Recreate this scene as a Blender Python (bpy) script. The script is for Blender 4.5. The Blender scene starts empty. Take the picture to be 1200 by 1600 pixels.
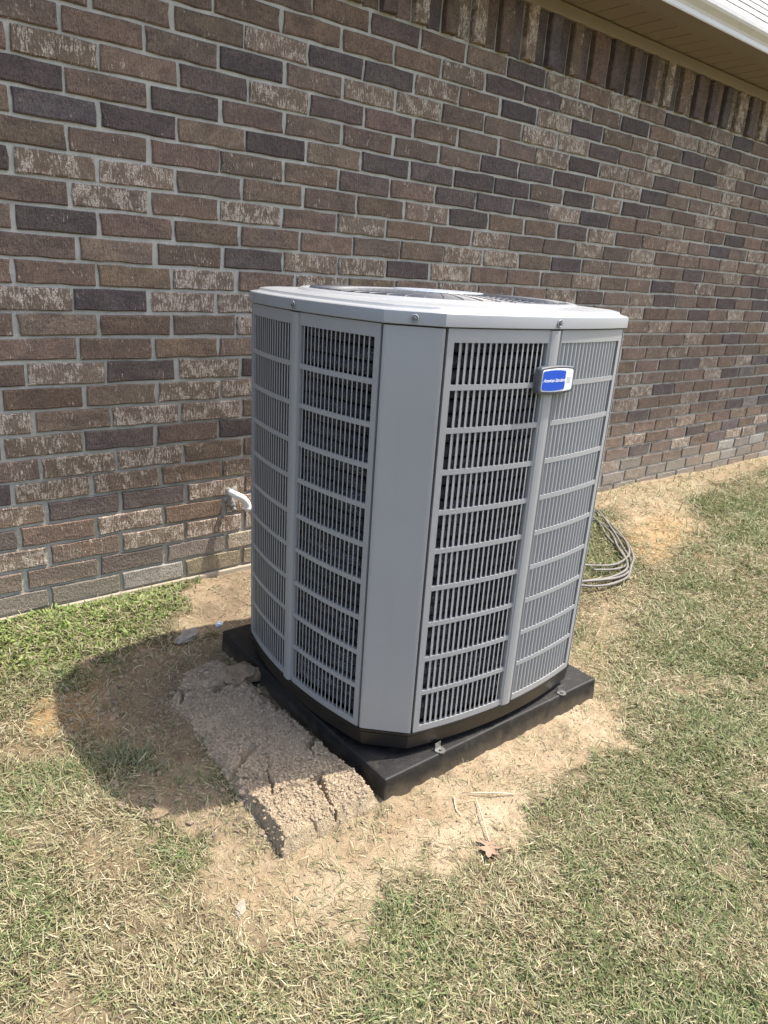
import bpy, bmesh, math, random
import numpy as np
from mathutils import Vector, Matrix

random.seed(7)
rng = np.random.default_rng(11)
sc = bpy.context.scene
C = sc.collection

# ------------------------------------------------------------------ camera
CAM = Vector((-0.580, -2.540, 1.240))
YAW, PITCH, ROLL = math.radians(39.394), math.radians(18.879), math.radians(3.799)
fw = Vector((math.sin(YAW) * math.cos(PITCH), math.cos(YAW) * math.cos(PITCH), -math.sin(PITCH)))
r0 = Vector((math.cos(YAW), -math.sin(YAW), 0))
u0 = r0.cross(fw)
rt = math.cos(ROLL) * r0 + math.sin(ROLL) * u0
up = -math.sin(ROLL) * r0 + math.cos(ROLL) * u0
cd = bpy.data.cameras.new('camera')
cam = bpy.data.objects.new('camera', cd)
C.objects.link(cam)
cam.matrix_world = Matrix(((rt.x, up.x, -fw.x, CAM.x), (rt.y, up.y, -fw.y, CAM.y), (rt.z, up.z, -fw.z, CAM.z), (0, 0, 0, 1)))
cd.sensor_fit = 'HORIZONTAL'
cd.sensor_width = 36
cd.lens = 36 * 1109.1 / 1200
cd.clip_start = 0.02
cd.clip_end = 500
sc.camera = cam

# ------------------------------------------------------------------ light
TO_SUN = Vector((0.46, -0.185, 1.0)).normalized()
sun_el = math.asin(TO_SUN.z)
sun_az = math.atan2(TO_SUN.x, TO_SUN.y)
world = bpy.data.worlds.new('World')
sc.world = world
world.use_nodes = True
wn = world.node_tree.nodes
wl = world.node_tree.links
wn.clear()
sky = wn.new('ShaderNodeTexSky')
sky.sky_type = 'NISHITA'
sky.sun_disc = False
sky.sun_elevation = sun_el
sky.sun_rotation = sun_az
sky.air_density = 1.0
sky.dust_density = 4.0
sky.ozone_density = 1.0
bg = wn.new('ShaderNodeBackground')
bg.inputs['Strength'].default_value = 0.15
wo = wn.new('ShaderNodeOutputWorld')
wl.new(sky.outputs[0], bg.inputs[0])
wl.new(bg.outputs[0], wo.inputs[0])
sd = bpy.data.lights.new('sun', 'SUN')
sd.energy = 3.0
sd.angle = math.radians(0.55)
sd.color = (1.0, 0.945, 0.855)
so = bpy.data.objects.new('sun', sd)
C.objects.link(so)
so.rotation_euler = TO_SUN.to_track_quat('Z', 'Y').to_euler()
so.location = (3, -2, 6)
sc.view_settings.view_transform = 'Standard'
sc.view_settings.look = 'None'
sc.view_settings.gamma = 1
sc.view_settings.use_curve_mapping = False
sc.view_settings.exposure = 1.36


# ------------------------------------------------------------------ helpers
def tag(o, label=None, cat=None, group=None, kind=None):
    if label: o['label'] = label
    if cat: o['category'] = cat
    if group: o['group'] = group
    if kind: o['kind'] = kind
    return o


def empty(name, loc=(0, 0, 0), rz=0):
    o = bpy.data.objects.new(name, None)
    o.empty_display_size = 0.1
    C.objects.link(o)
    o.location = loc
    o.rotation_euler = (0, 0, rz)
    return o


def link(name, me, parent=None):
    o = bpy.data.objects.new(name, me)
    C.objects.link(o)
    if parent: o.parent = parent
    return o


def mesh(name, V, F, mat, parent=None, smooth=False):
    me = bpy.data.meshes.new(name)
    me.from_pydata([tuple(v) for v in V], [], [tuple(f) for f in F])
    me.materials.append(mat)
    if smooth:
        me.polygons.foreach_set('use_smooth', [True] * len(me.polygons))
    me.update()
    return link(name, me, parent)


def fast_mesh(name, V, F, mat, col=None, smooth=False, extra=None):
    """V (n,3) array, F list of (m,k) index arrays"""
    me = bpy.data.meshes.new(name)
    V = np.asarray(V, np.float32)
    me.vertices.add(len(V))
    me.vertices.foreach_set('co', V.ravel())
    li = np.concatenate([f.ravel() for f in F]).astype(np.int32)
    cnt = np.concatenate([np.full(len(f), f.shape[1]) for f in F])
    st = np.concatenate([[0], np.cumsum(cnt)[:-1]]).astype(np.int32)
    me.loops.add(len(li))
    me.loops.foreach_set('vertex_index', li)
    me.polygons.add(len(cnt))
    me.polygons.foreach_set('loop_start', st)
    me.update(calc_edges=True)
    me.validate()
    if col is not None:
        a = me.attributes.new('col', 'FLOAT_COLOR', 'POINT')
        c4 = np.ones((len(V), 4), np.float32)
        c4[:, :col.shape[1]] = col
        a.data.foreach_set('color', c4.ravel())
    me.polygons.foreach_set('use_smooth', np.full(len(me.polygons), smooth))
    me.materials.append(mat)
    return me


class MB:
    def __init__(s):
        s.V = []
        s.F = []

    def add(s, V, F):
        b = len(s.V)
        s.V += [tuple(v) for v in V]
        s.F += [tuple(i + b for i in f) for f in F]

    def box(s, x0, x1, y0, y1, z0, z1, bev=0.0):
        if bev <= 0:
            V = [(x, y, z) for z in (z0, z1) for y in (y0, y1) for x in (x0, x1)]
            s.add(V, [(0, 2, 3, 1), (4, 5, 7, 6), (0, 1, 5, 4), (2, 6, 7, 3), (0, 4, 6, 2), (1, 3, 7, 5)])
        else:
            bm = bmesh.new()
            bmesh.ops.create_cube(bm, size=1)
            for v in bm.verts:
                v.co = Vector(((x0 + x1) / 2 + v.co.x * (x1 - x0), (y0 + y1) / 2 + v.co.y * (y1 - y0), (z0 + z1) / 2 + v.co.z * (z1 - z0)))
            bmesh.ops.bevel(bm, geom=list(bm.edges), offset=bev, segments=2, affect='EDGES', profile=0.6)
            bm.verts.index_update()
            s.add([v.co for v in bm.verts], [[v.index for v in f.verts] for f in bm.faces])
            bm.free()

    def tube(s, pts, r, n=8, cap=True, closed=False):
        pts = [Vector(p) for p in pts]
        m = len(pts)
        rings = []
        for i, p in enumerate(pts):
            if closed:
                t = pts[(i + 1) % m] - pts[i - 1]
            else:
                t = pts[min(i + 1, m - 1)] - pts[max(i - 1, 0)]
            t.normalize()
            a = Vector((0, 0, 1)) if abs(t.z) < 0.9 else Vector((1, 0, 0))
            u = t.cross(a).normalized()
            w = u.cross(t)
            rr = r[i] if isinstance(r, (list, tuple)) else r
            rings.append([p + rr * (math.cos(2 * math.pi * k / n) * u + math.sin(2 * math.pi * k / n) * w) for k in range(n)])
        V = [v for R in rings for v in R]
        F = []
        for i in range(m if closed else m - 1):
            j = (i + 1) % m
            for k in range(n):
                F.append((i * n + k, j * n + k, j * n + (k + 1) % n, i * n + (k + 1) % n))
        if cap and not closed:
            F.append(tuple(range(n - 1, -1, -1))[::-1])
            F.append(tuple((m - 1) * n + k for k in range(n))[::-1])
        s.add(V, F)

    def build(s, name, mat, parent=None, smooth=False):
        o = mesh(name, s.V, s.F, mat, parent, smooth)
        bm = bmesh.new()
        bm.from_mesh(o.data)
        bmesh.ops.recalc_face_normals(bm, faces=bm.faces)
        bm.to_mesh(o.data)
        bm.free()
        return o


def smooth_path(pts, k=8):
    """Catmull-Rom through pts"""
    P = [Vector(p) for p in pts]
    P = [2 * P[0] - P[1]] + P + [2 * P[-1] - P[-2]]
    out = []
    for i in range(1, len(P) - 2):
        for j in range(k):
            t = j / k
            a, b, c, d = P[i - 1], P[i], P[i + 1], P[i + 2]
            out.append(0.5 * ((2 * b) + (c - a) * t + (2 * a - 5 * b + 4 * c - d) * t * t + (3 * b - a - 3 * c + d) * t ** 3))
    out.append(P[-2])
    return out


# numpy noise
def _h(ix, iy, seed):
    n = (ix.astype(np.int64) * 374761393 + iy.astype(np.int64) * 668265263 + seed * 1442695041) & 0xFFFFFFFF
    n = ((n ^ (n >> 13)) * 1274126177) & 0xFFFFFFFF
    n = n ^ (n >> 16)
    return (n & 0xFFFF) / 65535.0


def vnoise(x, y, seed=0):
    x = np.asarray(x, float)
    y = np.asarray(y, float)
    ix = np.floor(x)
    iy = np.floor(y)
    fx = x - ix
    fy = y - iy
    fx = fx * fx * fx * (fx * (fx * 6 - 15) + 10)
    fy = fy * fy * fy * (fy * (fy * 6 - 15) + 10)
    a = _h(ix, iy, seed)
    b = _h(ix + 1, iy, seed)
    c = _h(ix, iy + 1, seed)
    d = _h(ix + 1, iy + 1, seed)
    return (a + (b - a) * fx) * (1 - fy) + (c + (d - c) * fx) * fy


def fbm(x, y, seed=0, o=4, g=0.5):
    s = 0
    a = 1
    t = 0
    for i in range(o):
        s = s + a * (vnoise(x * 2 ** i + 17.3 * i, y * 2 ** i - 9.1 * i, seed + i) - 0.5)
        t += a
        a *= g
    return s / t * 2      # about -1..1


def voronoi(x, y, seed=0):
    """F1 and F2 distances of jittered unit cells"""
    ix = np.floor(x)
    iy = np.floor(y)
    f1 = np.full(np.shape(x), 9.0)
    f2 = f1.copy()
    for dx in (-1, 0, 1):
        for dy in (-1, 0, 1):
            cx = ix + dx
            cy = iy + dy
            d = np.hypot(cx + _h(cx, cy, seed) - x, cy + _h(cx, cy, seed + 5) - y)
            m = d < f1
            f2 = np.where(m, f1, np.minimum(f2, d))
            f1 = np.where(m, d, f1)
    return f1, f2


def sstep(a, b, x):
    t = np.clip((x - a) / (b - a), 0, 1)
    return t * t * (3 - 2 * t)


def poly_sd(x, y, P):
    """signed distance, positive inside"""
    P = np.array(P)
    d = np.full(np.shape(x), 1e9)
    ins = np.zeros(np.shape(x), bool)
    n = len(P)
    for i in range(n):
        ax, ay = P[i]
        bx, by = P[(i + 1) % n]
        ex, ey = bx - ax, by - ay
        t = np.clip(((x - ax) * ex + (y - ay) * ey) / (ex * ex + ey * ey + 1e-12), 0, 1)
        d = np.minimum(d, np.hypot(x - ax - t * ex, y - ay - t * ey))
        c = ((ay > y) != (by > y)) & (x < (bx - ax) * (y - ay) / (by - ay + 1e-12) + ax)
        ins ^= c
    return np.where(ins, d, -d)


# ------------------------------------------------------------------ materials
class NT:
    def __init__(s, name):
        s.m = bpy.data.materials.new(name)
        s.m.use_nodes = True
        s.n = s.m.node_tree.nodes
        s.l = s.m.node_tree.links
        s.b = s.n['Principled BSDF']
        s.out = s.n['Material Output']

    def new(s, t, **kw):
        n = s.n.new(t)
        for k, v in kw.items():
            setattr(n, k, v)
        return n

    def set(s, sock, v):
        if isinstance(v, bpy.types.NodeSocket):
            s.l.new(v, sock)
        elif v is not None:
            if sock.type == 'RGBA' and len(v) == 3: v = (*v, 1)
            sock.default_value = v

    def noise(s, vec, scale, detail=4, rough=0.55, w=None):
        n = s.new('ShaderNodeTexNoise')
        s.set(n.inputs['Vector'], vec)
        n.inputs['Scale'].default_value = scale
        n.inputs['Detail'].default_value = detail
        n.inputs['Roughness'].default_value = rough
        return n.outputs['Fac']

    def ramp(s, fac, stops):
        n = s.new('ShaderNodeValToRGB')
        e = n.color_ramp.elements
        while len(e) < len(stops): e.new(0.5)
        for i, (p, c) in enumerate(stops):
            e[i].position = p
            e[i].color = (*c, 1) if len(c) == 3 else c
        s.l.new(fac, n.inputs[0])
        return n.outputs[0]

    def f(s, fac, a, b, lo=0.0, hi=1.0):
        n = s.new('ShaderNodeMapRange')
        s.l.new(fac, n.inputs[0])
        n.inputs[1].default_value = a
        n.inputs[2].default_value = b
        n.inputs[3].default_value = lo
        n.inputs[4].default_value = hi
        return n.outputs[0]

    def mix(s, fac, a, b, mode='MIX'):
        n = s.new('ShaderNodeMix', data_type='RGBA', blend_type=mode)
        s.set(n.inputs[0], fac)
        s.set(n.inputs[6], a)
        s.set(n.inputs[7], b)
        return n.outputs[2]

    def math(s, op, a, b=None):
        n = s.new('ShaderNodeMath', operation=op)
        s.set(n.inputs[0], a)
        if b is not None: s.set(n.inputs[1], b)
        return n.outputs[0]

    def mapping(s, vec, scale=(1, 1, 1), loc=(0, 0, 0)):
        n = s.new('ShaderNodeMapping')
        s.l.new(vec, n.inputs[0])
        n.inputs['Scale'].default_value = scale
        s.set(n.inputs['Location'], loc)
        return n.outputs[0]

    def pos(s):
        return s.new('ShaderNodeNewGeometry').outputs['Position']

    def bump(s, h, strength=0.5, dist=0.005, prev=None):
        n = s.new('ShaderNodeBump')
        n.inputs['Strength'].default_value = strength
        n.inputs['Distance'].default_value = dist
        s.l.new(h, n.inputs['Height'])
        if prev is not None: s.l.new(prev, n.inputs['Normal'])
        s.l.new(n.outputs[0], s.b.inputs['Normal'])
        return n.outputs[0]

    def done(s, col=None, rough=0.8, metal=0.0, spec=None):
        s.set(s.b.inputs['Base Color'], col)
        s.set(s.b.inputs['Roughness'], rough)
        s.set(s.b.inputs['Metallic'], metal)
        if spec is not None: s.b.inputs['Specular IOR Level'].default_value = spec
        return s.m


def paint(name, col, rough=0.4, var=0.06, bumps=0.0, metal=0.0, scale=6.0, spec=0.5):
    t = NT(name)
    p = t.pos()
    n = t.noise(p, scale, 5)
    n2 = t.noise(p, 70, 3)
    c = t.mix(t.f(n, 0.3, 0.7), tuple(x * (1 - var) for x in col), tuple(min(1, x * (1 + var)) for x in col))
    c = t.mix(t.f(n2, 0.62, 0.8, 0, 0.25), c, tuple(x * 0.8 for x in col))
    r = t.f(n, 0.3, 0.7, rough - 0.06, rough + 0.08)
    if name == 'cabinet_paint':
        z = t.new('ShaderNodeSeparateXYZ')
        t.l.new(p, z.inputs[0])
        d = t.math('ADD', z.outputs[2], t.f(t.noise(p, 17, 5, 0.65), 0.25, 0.75, -0.10, 0.10))
        c = t.mix(t.f(d, 0.0, 0.22, 0.16, 0.0), c, (0.26, 0.215, 0.155))
        run = t.noise(t.mapping(p, (40, 40, 1.6)), 1.0, 3, 0.6)
        c = t.mix(t.f(run, 0.55, 0.75, 0, 0.10), c, (0.22, 0.21, 0.19))
    if bumps: t.bump(t.noise(p, 260, 2), bumps, 0.001)
    return t.done(c, r, metal, spec)


def brick_mat(name, from_object):
    t = NT(name)
    p = t.pos()
    if from_object:
        oi = t.new('ShaderNodeObjectInfo')
        base, flk, rnd = oi.outputs['Color'], oi.outputs['Alpha'], oi.outputs['Random']
    else:
        a = t.new('ShaderNodeAttribute', attribute_name='col')
        base, flk = a.outputs['Color'], a.outputs['Alpha']
        rnd = None
    if rnd is not None:
        off = t.new('ShaderNodeCombineXYZ')
        t.l.new(t.math('MULTIPLY', rnd, 31.0), off.inputs[0])
        t.l.new(t.math('MULTIPLY', rnd, 17.0), off.inputs[2])
        v = t.new('ShaderNodeVectorMath', operation='ADD')
        t.l.new(p, v.inputs[0])
        t.l.new(off.outputs[0], v.inputs[1])
        q = v.outputs[0]
    else:
        q = p
    big = t.noise(q, 14, 4, 0.6)
    mid = t.noise(q, 55, 5, 0.65)
    fine = t.noise(q, 240, 3, 0.6)
    grit = t.noise(t.mapping(q, (150, 150, 95)), 1.0, 3, 0.6)
    streak = t.noise(t.mapping(q, (170, 170, 42)), 1.0, 4, 0.65)
    drag = t.noise(t.mapping(q, (14, 14, 90)), 1.0, 3, 0.6)
    patch = t.noise(t.mapping(q, (22, 22, 20)), 1.0, 3, 0.6)
    burn = t.noise(t.mapping(q, (9, 9, 17)), 1.0, 3, 0.6)
    c = t.mix(t.f(big, 0.33, 0.68), t.mix(1.0, base, (0.74, 0.74, 0.78), 'MULTIPLY'), t.mix(1.0, base, (1.22, 1.18, 1.12), 'MULTIPLY'))
    c = t.mix(t.f(burn, 0.52, 0.68, 0, 0.75), c, t.mix(0.5, (0.075, 0.062, 0.066), t.mix(1.0, base, (0.55, 0.52, 0.56), 'MULTIPLY')))
    c = t.mix(t.f(mid, 0.46, 0.66, 0, 0.75), c, t.mix(1.0, base, (0.58, 0.55, 0.55), 'MULTIPLY'))
    c = t.mix(t.f(drag, 0.55, 0.75, 0, 0.45), c, t.mix(1.0, base, (0.55, 0.5, 0.48), 'MULTIPLY'))
    c = t.mix(t.f(streak, 0.5, 0.36, 0, 0.4), c, t.mix(1.0, base, (0.6, 0.58, 0.6), 'MULTIPLY'))
    c = t.mix(t.f(fine, 0.54, 0.68, 0, 0.6), c, t.mix(1.0, base, (1.9, 1.82, 1.74), 'MULTIPLY'))
    c = t.mix(t.f(grit, 0.56, 0.66, 0, 0.75), c, t.mix(1.0, base, (0.45, 0.43, 0.43), 'MULTIPLY'))
    # sandy flecks: vertical wire-cut marks, only where the brick carries them
    th = t.math('SUBTRACT', 0.80, t.math('MULTIPLY', flk, 0.30))
    th = t.math('SUBTRACT', th, t.math('MULTIPLY', t.f(patch, 0.35, 0.65, -1, 1), 0.13))
    fl = t.math('GREATER_THAN', streak, th)
    soft = t.f(t.math('SUBTRACT', streak, th), -0.02, 0.05)
    soft = t.math('MULTIPLY', soft, t.f(fine, 0.38, 0.6, 0.1, 0.95))
    c = t.mix(t.math('MULTIPLY', t.f(flk, 0.3, 0.9, 0, 0.5), t.f(mid, 0.3, 0.6)), c, (0.25, 0.185, 0.13))
    c = t.mix(soft, c, t.mix(t.f(mid, 0.35, 0.65), (0.52, 0.43, 0.335), (0.76, 0.68, 0.58)))
    h = t.math('ADD', t.math('MULTIPLY', mid, 0.7), t.math('ADD', t.math('MULTIPLY', fine, 0.45), t.math('ADD', t.math('MULTIPLY', grit, -0.7), t.math('MULTIPLY', streak, 0.9))))
    t.bump(h, 1.0, 0.009)
    # dust and splash near the ground, a real stain with its own ragged edge
    z = t.new('ShaderNodeSeparateXYZ')
    t.l.new(p, z.inputs[0])
    dz = t.math('ADD', z.outputs[2], t.f(big, 0.2, 0.8, -0.09, 0.09))
    c = t.mix(t.f(dz, 0.02, 0.22, 0.5, 0.0), c, (0.36, 0.31, 0.235))
    return t.done(c, 0.9, 0, 0.25)


def mortar_mat():
    t = NT('mortar')
    p = t.pos()
    n = t.noise(p, 30, 6, 0.65)
    f = t.noise(p, 300, 3)
    c = t.mix(t.f(n, 0.3, 0.7), (0.36, 0.342, 0.295), (0.50, 0.48, 0.42))
    c = t.mix(t.f(f, 0.55, 0.75, 0, 0.5), c, (0.27, 0.26, 0.24))
    t.bump(t.math('ADD', n, t.math('MULTIPLY', f, 0.4)), 0.9, 0.006)
    return t.done(c, 0.95, 0, 0.2)


def ground_mat(name, tint=True, bdist=0.006, grain=1.0):
    t = NT(name)
    p = t.pos()
    a = t.new('ShaderNodeAttribute', attribute_name='col')
    n1 = t.noise(p, 45, 6, 0.7)
    n2 = t.noise(p, 260, 4, 0.7)
    c = t.mix(t.f(n1, 0.3, 0.72), t.mix(1.0, a.outputs['Color'], (0.78, 0.75, 0.72), 'MULTIPLY'), t.mix(1.0, a.outputs['Color'], (1.16, 1.15, 1.12), 'MULTIPLY'))
    c = t.mix(t.f(n2, 0.53, 0.70, 0, 0.65), c, t.mix(1.0, a.outputs['Color'], (0.55, 0.5, 0.45), 'MULTIPLY'))
    c = t.mix(t.f(n2, 0.2, 0.36, 0.35, 0), c, t.mix(1.0, a.outputs['Color'], (1.35, 1.33, 1.3), 'MULTIPLY'))
    t.bump(t.math('ADD', n1, t.math('MULTIPLY', n2, grain)), 0.9, bdist)
    return t.done(c, 0.95, 0, 0.15)


def blade_mat(name):
    t = NT(name)
    a = t.new('ShaderNodeAttribute', attribute_name='col')
    t.set(t.b.inputs['Base Color'], a.outputs['Color'])
    t.b.inputs['Roughness'].default_value = 0.55
    t.b.inputs['Specular IOR Level'].default_value = 0.35
    tr = t.new('ShaderNodeBsdfTranslucent')
    t.l.new(a.outputs['Color'], tr.inputs[0])
    mx = t.new('ShaderNodeMixShader')
    mx.inputs[0].default_value = 0.28
    t.l.new(t.b.outputs[0], mx.inputs[1])
    t.l.new(tr.outputs[0], mx.inputs[2])
    t.l.new(mx.outputs[0], t.out.inputs[0])
    return t.m


M = {}
M['brick'] = brick_mat('brick', True)
M['brick_mass'] = brick_mat('brick_mass', False)
M['mortar'] = mortar_mat()
M['concrete'] = paint('footing_concrete', (0.36, 0.31, 0.235), 0.95, 0.2, 0.8, scale=20)
M['trim'] = paint('eave_trim', (0.235, 0.190, 0.140), 0.5, 0.04)
M['soffit'] = paint('soffit_vinyl', (0.235, 0.183, 0.130), 0.5, 0.05)
M['dark_gap'] = paint('dark_gap', (0.03, 0.027, 0.025), 0.9)
M['gutter'] = paint('gutter_paint', (0.56, 0.545, 0.51), 0.28, 0.04)
M['shingle'] = paint('shingle', (0.30, 0.29, 0.275), 0.9, 0.35, 1.0, scale=25)
M['deck'] = paint('roof_deck', (0.10, 0.09, 0.085), 0.9, 0.2)
M['cabinet'] = paint('cabinet_paint', (0.290, 0.295, 0.299), 0.4, 0.03, 0.08, scale=3)
M['cabinet_top'] = paint('cap_paint', (0.285, 0.295, 0.305), 0.3, 0.03, 0.05, scale=3)
M['slat'] = M['cabinet']
M['base'] = paint('base_pan_plastic', (0.010, 0.0095, 0.0095), 0.36, 0.12, 0.1)
M['steel'] = paint('zinc_steel', (0.22, 0.22, 0.215), 0.42, 0.15, 0.2, metal=0.85)
M['dark_steel'] = paint('dark_steel', (0.16, 0.16, 0.165), 0.45, 0.1, 0.2, metal=0.6)
M['black'] = paint('matte_black', (0.012, 0.012, 0.013), 0.6, 0.1)
M['wire'] = paint('coated_wire', (0.055, 0.06, 0.07), 0.4, 0.1)
M['motor'] = paint('motor_plate', (0.33, 0.37, 0.42), 0.25, 0.05)
M['badge_rim'] = paint('badge_rim', (0.075, 0.08, 0.09), 0.35, 0.05)
M['white'] = paint('white_print', (0.75, 0.77, 0.80), 0.35, 0.03)
M['blue'] = paint('badge_blue', (0.006, 0.075, 0.50), 0.3, 0.04)
M['grey_print'] = paint('grey_print', (0.36, 0.40, 0.45), 0.5, 0.03)
M['pvc'] = paint('white_pvc', (0.78, 0.77, 0.73), 0.35, 0.04)
M['caulk'] = paint('grey_caulk', (0.27, 0.265, 0.25), 0.85, 0.2, 0.8, scale=40)
M['hose'] = paint('grey_hose', (0.155, 0.145, 0.13), 0.55, 0.2, 0.3, scale=18)
M['leaf'] = paint('dead_leaf', (0.25, 0.165, 0.112), 0.8, 0.2, 0.6, scale=60)
M['straw'] = paint('straw', (0.55, 0.47, 0.31), 0.7, 0.1)
M['stone'] = paint('pale_stone', (0.26, 0.245, 0.21), 0.9, 0.2, 1.0, scale=40)
M['sand_stone'] = paint('sand_stone', (0.27, 0.235, 0.18), 0.9, 0.2, 1.0, scale=60)
M['ground'] = ground_mat('lawn_soil')
M['clay'] = ground_mat('cracked_clay', bdist=0.008, grain=1.6)
M['blade'] = blade_mat('grass_blade')


def pad_mat():
    t = NT('pad_plastic')
    p = t.pos()
    n = t.noise(p, 420, 2, 0.6)
    b = t.noise(p, 9, 5)
    c = t.mix(t.f(b, 0.35, 0.7), (0.008, 0.008, 0.0085), (0.017, 0.0165, 0.016))
    c = t.mix(t.f(n, 0.55, 0.7, 0, 0.55), c, (0.05, 0.05, 0.052))
    # dust film thrown up from the soil along the foot
    z = t.new('ShaderNodeSeparateXYZ')
    t.l.new(p, z.inputs[0])
    d = t.math('ADD', z.outputs[2], t.f(t.noise(p, 26, 5), 0.25, 0.75, -0.02, 0.02))
    c = t.mix(t.f(d, -0.052, 0.0, 0.42, 0.0), c, (0.20, 0.155, 0.10))
    c = t.mix(t.f(t.noise(p, 38, 6, 0.7), 0.52, 0.75, 0, 0.16), c, (0.22, 0.175, 0.12))
    t.bump(n, 0.6, 0.0015)
    return t.done(c, t.f(b, 0.3, 0.7, 0.48, 0.62), 0, 0.35)


def coil_mat():
    t = NT('spine_fin_coil')
    p = t.pos()
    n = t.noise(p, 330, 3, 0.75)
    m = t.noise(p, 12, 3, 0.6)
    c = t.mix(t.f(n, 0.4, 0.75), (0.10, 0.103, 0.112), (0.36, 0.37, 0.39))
    c = t.mix(t.math('MULTIPLY', t.f(n, 0.52, 0.60), t.f(m, 0.47, 0.60)), c, (0.85, 0.87, 0.9))  # bright specks: bare aluminium, with sunlit glints painted into the colour
    t.bump(n, 1.0, 0.006)
    return t.done(c, 0.4, 0.3)


M['pad'] = pad_mat()
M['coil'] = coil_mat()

# ------------------------------------------------------------------ ground
PADX0, PADX1, PADY0, PADY1 = 0.393, 1.267, -1.432, -0.519
PADZ0, PADZ1 = -0.052, 0.0225
CX, CY = 0.830, -0.973

soil_main = [(-0.04, -1.23), (0.07, -1.41), (0.39, -1.44), (0.75, -1.40), (1.27, -1.40), (1.33, -1.50), (1.07, -1.63), (0.77, -1.63), (0.54, -1.70), (0.32, -1.60), (0.14, -1.64), (0.01, -1.55), (-0.08, -1.43), (-0.07, -1.3)]
soil_shade = [(-0.03, -0.38), (0.29, -0.44), (0.42, -0.46), (0.47, -0.7), (0.17, -0.77), (0.09, -1.07), (0.1, -1.37), (-0.04, -1.25), (-0.11, -1.13), (-0.15, -0.64)]
soil_wall = [(0.47, -0.03), (0.84, 0.1), (1.3, 0.1), (1.3, -0.5), (0.59, -0.5), (0.36, -0.34)]
soil_strip = [(1.3, 0.1), (7.5, 0.1), (7.5, -0.14), (5.11, -0.24), (3.92, -0.29), (3.24, -0.75), (2.71, -0.68), (3.06, -0.28), (1.3, -0.2)]
soil_side = [(1.27, -0.5), (1.54, -1.16), (1.92, -1.0), (2.33, -0.93), (1.36, -1.45), (1.2, -1.4), (1.2, -0.5)]
soil_rust = [(-0.24, -0.5), (-0.1, -0.55), (-0.12, -0.73), (-0.27, -0.66)]
rust_right = [(2.55, -0.62), (3.3, -0.45), (3.2, -0.75), (2.5, -0.95)]
g_lush = [(-1.5, 0.1), (0.04, 0.1), (0.49, 0.03), (0.35, -0.19), (0.13, -0.33), (-0.1, -0.38), (-0.27, -0.32), (-1.5, -0.4)]
g_clump = [(-0.16, -0.8), (-0.03, -0.79), (0.04, -0.94), (-0.03, -1.07), (-0.17, -1.0)]
g_left = [(-0.42, -1.1), (-0.36, -1.17), (-0.36, -1.31), (-0.46, -1.26)]
g_hose = [(2.91, -0.2), (2.72, -0.58), (2.28, -0.9), (1.97, -0.88), (1.8, -0.5)]
g_right = [(3.64, -0.45), (6.5, -0.4), (6.5, -2.5), (0.9, -2.6), (0.44, -2.15), (0.34, -2.08), (0.86, -1.87), (1.56, -1.66), (2.14, -1.2)]
g_front = [(0.1, -1.72), (0.35, -1.84), (0.26, -2.02), (-0.03, -1.82)]
g_small = [(-0.11, -1.18), (-0.01, -1.27), (-0.05, -1.36), (-0.16, -1.32)]


def inside(x, y, P, soft):
    return sstep(-soft, soft, poly_sd(x, y, P) + 0.3 * soft)


def fields(x, y):
    """grass cover, greenness and rust tint of the soil"""
    wx = x + 0.09 * fbm(x * 6, y * 6, 3, 3) + 0.045 * fbm(x * 25, y * 25, 4, 3)
    wy = y + 0.09 * fbm(x * 6, y * 6, 8, 3) + 0.045 * fbm(x * 25, y * 25, 9, 3)
    soil = 0.97 * sstep(-0.13, 0.06, poly_sd(wx, wy, soil_main)) * (0.90 + 0.34 * fbm(x * 20, y * 20, 27, 3))
    soil = np.maximum(soil, 0.66 * inside(wx, wy, soil_shade, 0.06))
    soil = np.maximum(soil, 0.92 * inside(wx, wy, soil_wall, 0.05))
    soil = np.maximum(soil, 0.72 * inside(wx, wy, soil_strip, 0.10))
    soil = np.maximum(soil, 0.55 * inside(wx, wy, soil_side, 0.09))
    soil = np.maximum(soil, 0.60 * inside(wx, wy, soil_rust, 0.05))
    soil = np.maximum(soil, 0.60 * inside(wx, wy, rust_right, 0.10))
    pn = fbm(x * 5, y * 5, 21, 4)
    soil = np.maximum(soil, 0.50 * sstep(0.10, 0.5, pn + 0.35 * fbm(x * 18, y * 18, 25, 3)))
    cover = 1 - soil
    green = 0.31 + 0.85 * fbm(x * 4.5, y * 4.5, 31, 4) + 0.2 * fbm(x * 13, y * 13, 35, 2)
    lush = inside(wx, wy, g_lush, 0.06)
    clump = sstep(-0.03, 0.07, poly_sd(wx, wy, g_clump))
    cover = np.maximum(cover, 0.95 * lush)
    cover = np.maximum(cover, 0.75 * clump)
    green = np.maximum(green, 0.88 * lush)
    green = np.maximum(green, 0.95 * clump)
    for P, w in ((g_left, 0.75), (g_hose, 0.8), (g_front, 0.55), (g_small, 0.75)):
        k = inside(wx, wy, P, 0.06)
        green = np.maximum(green, w * k)
        cover = np.maximum(cover, 0.9 * k)
    k = inside(wx, wy, g_right, 0.2)
    green = green + 0.32 * k
    rust = np.maximum(inside(wx, wy, soil_rust, 0.08), 0.8 * inside(wx, wy, rust_right, 0.15))
    green = green * (1 - 0.6 * rust)
    return np.clip(cover, 0, 1), np.clip(green, 0.02, 1), rust, lush, clump


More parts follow.
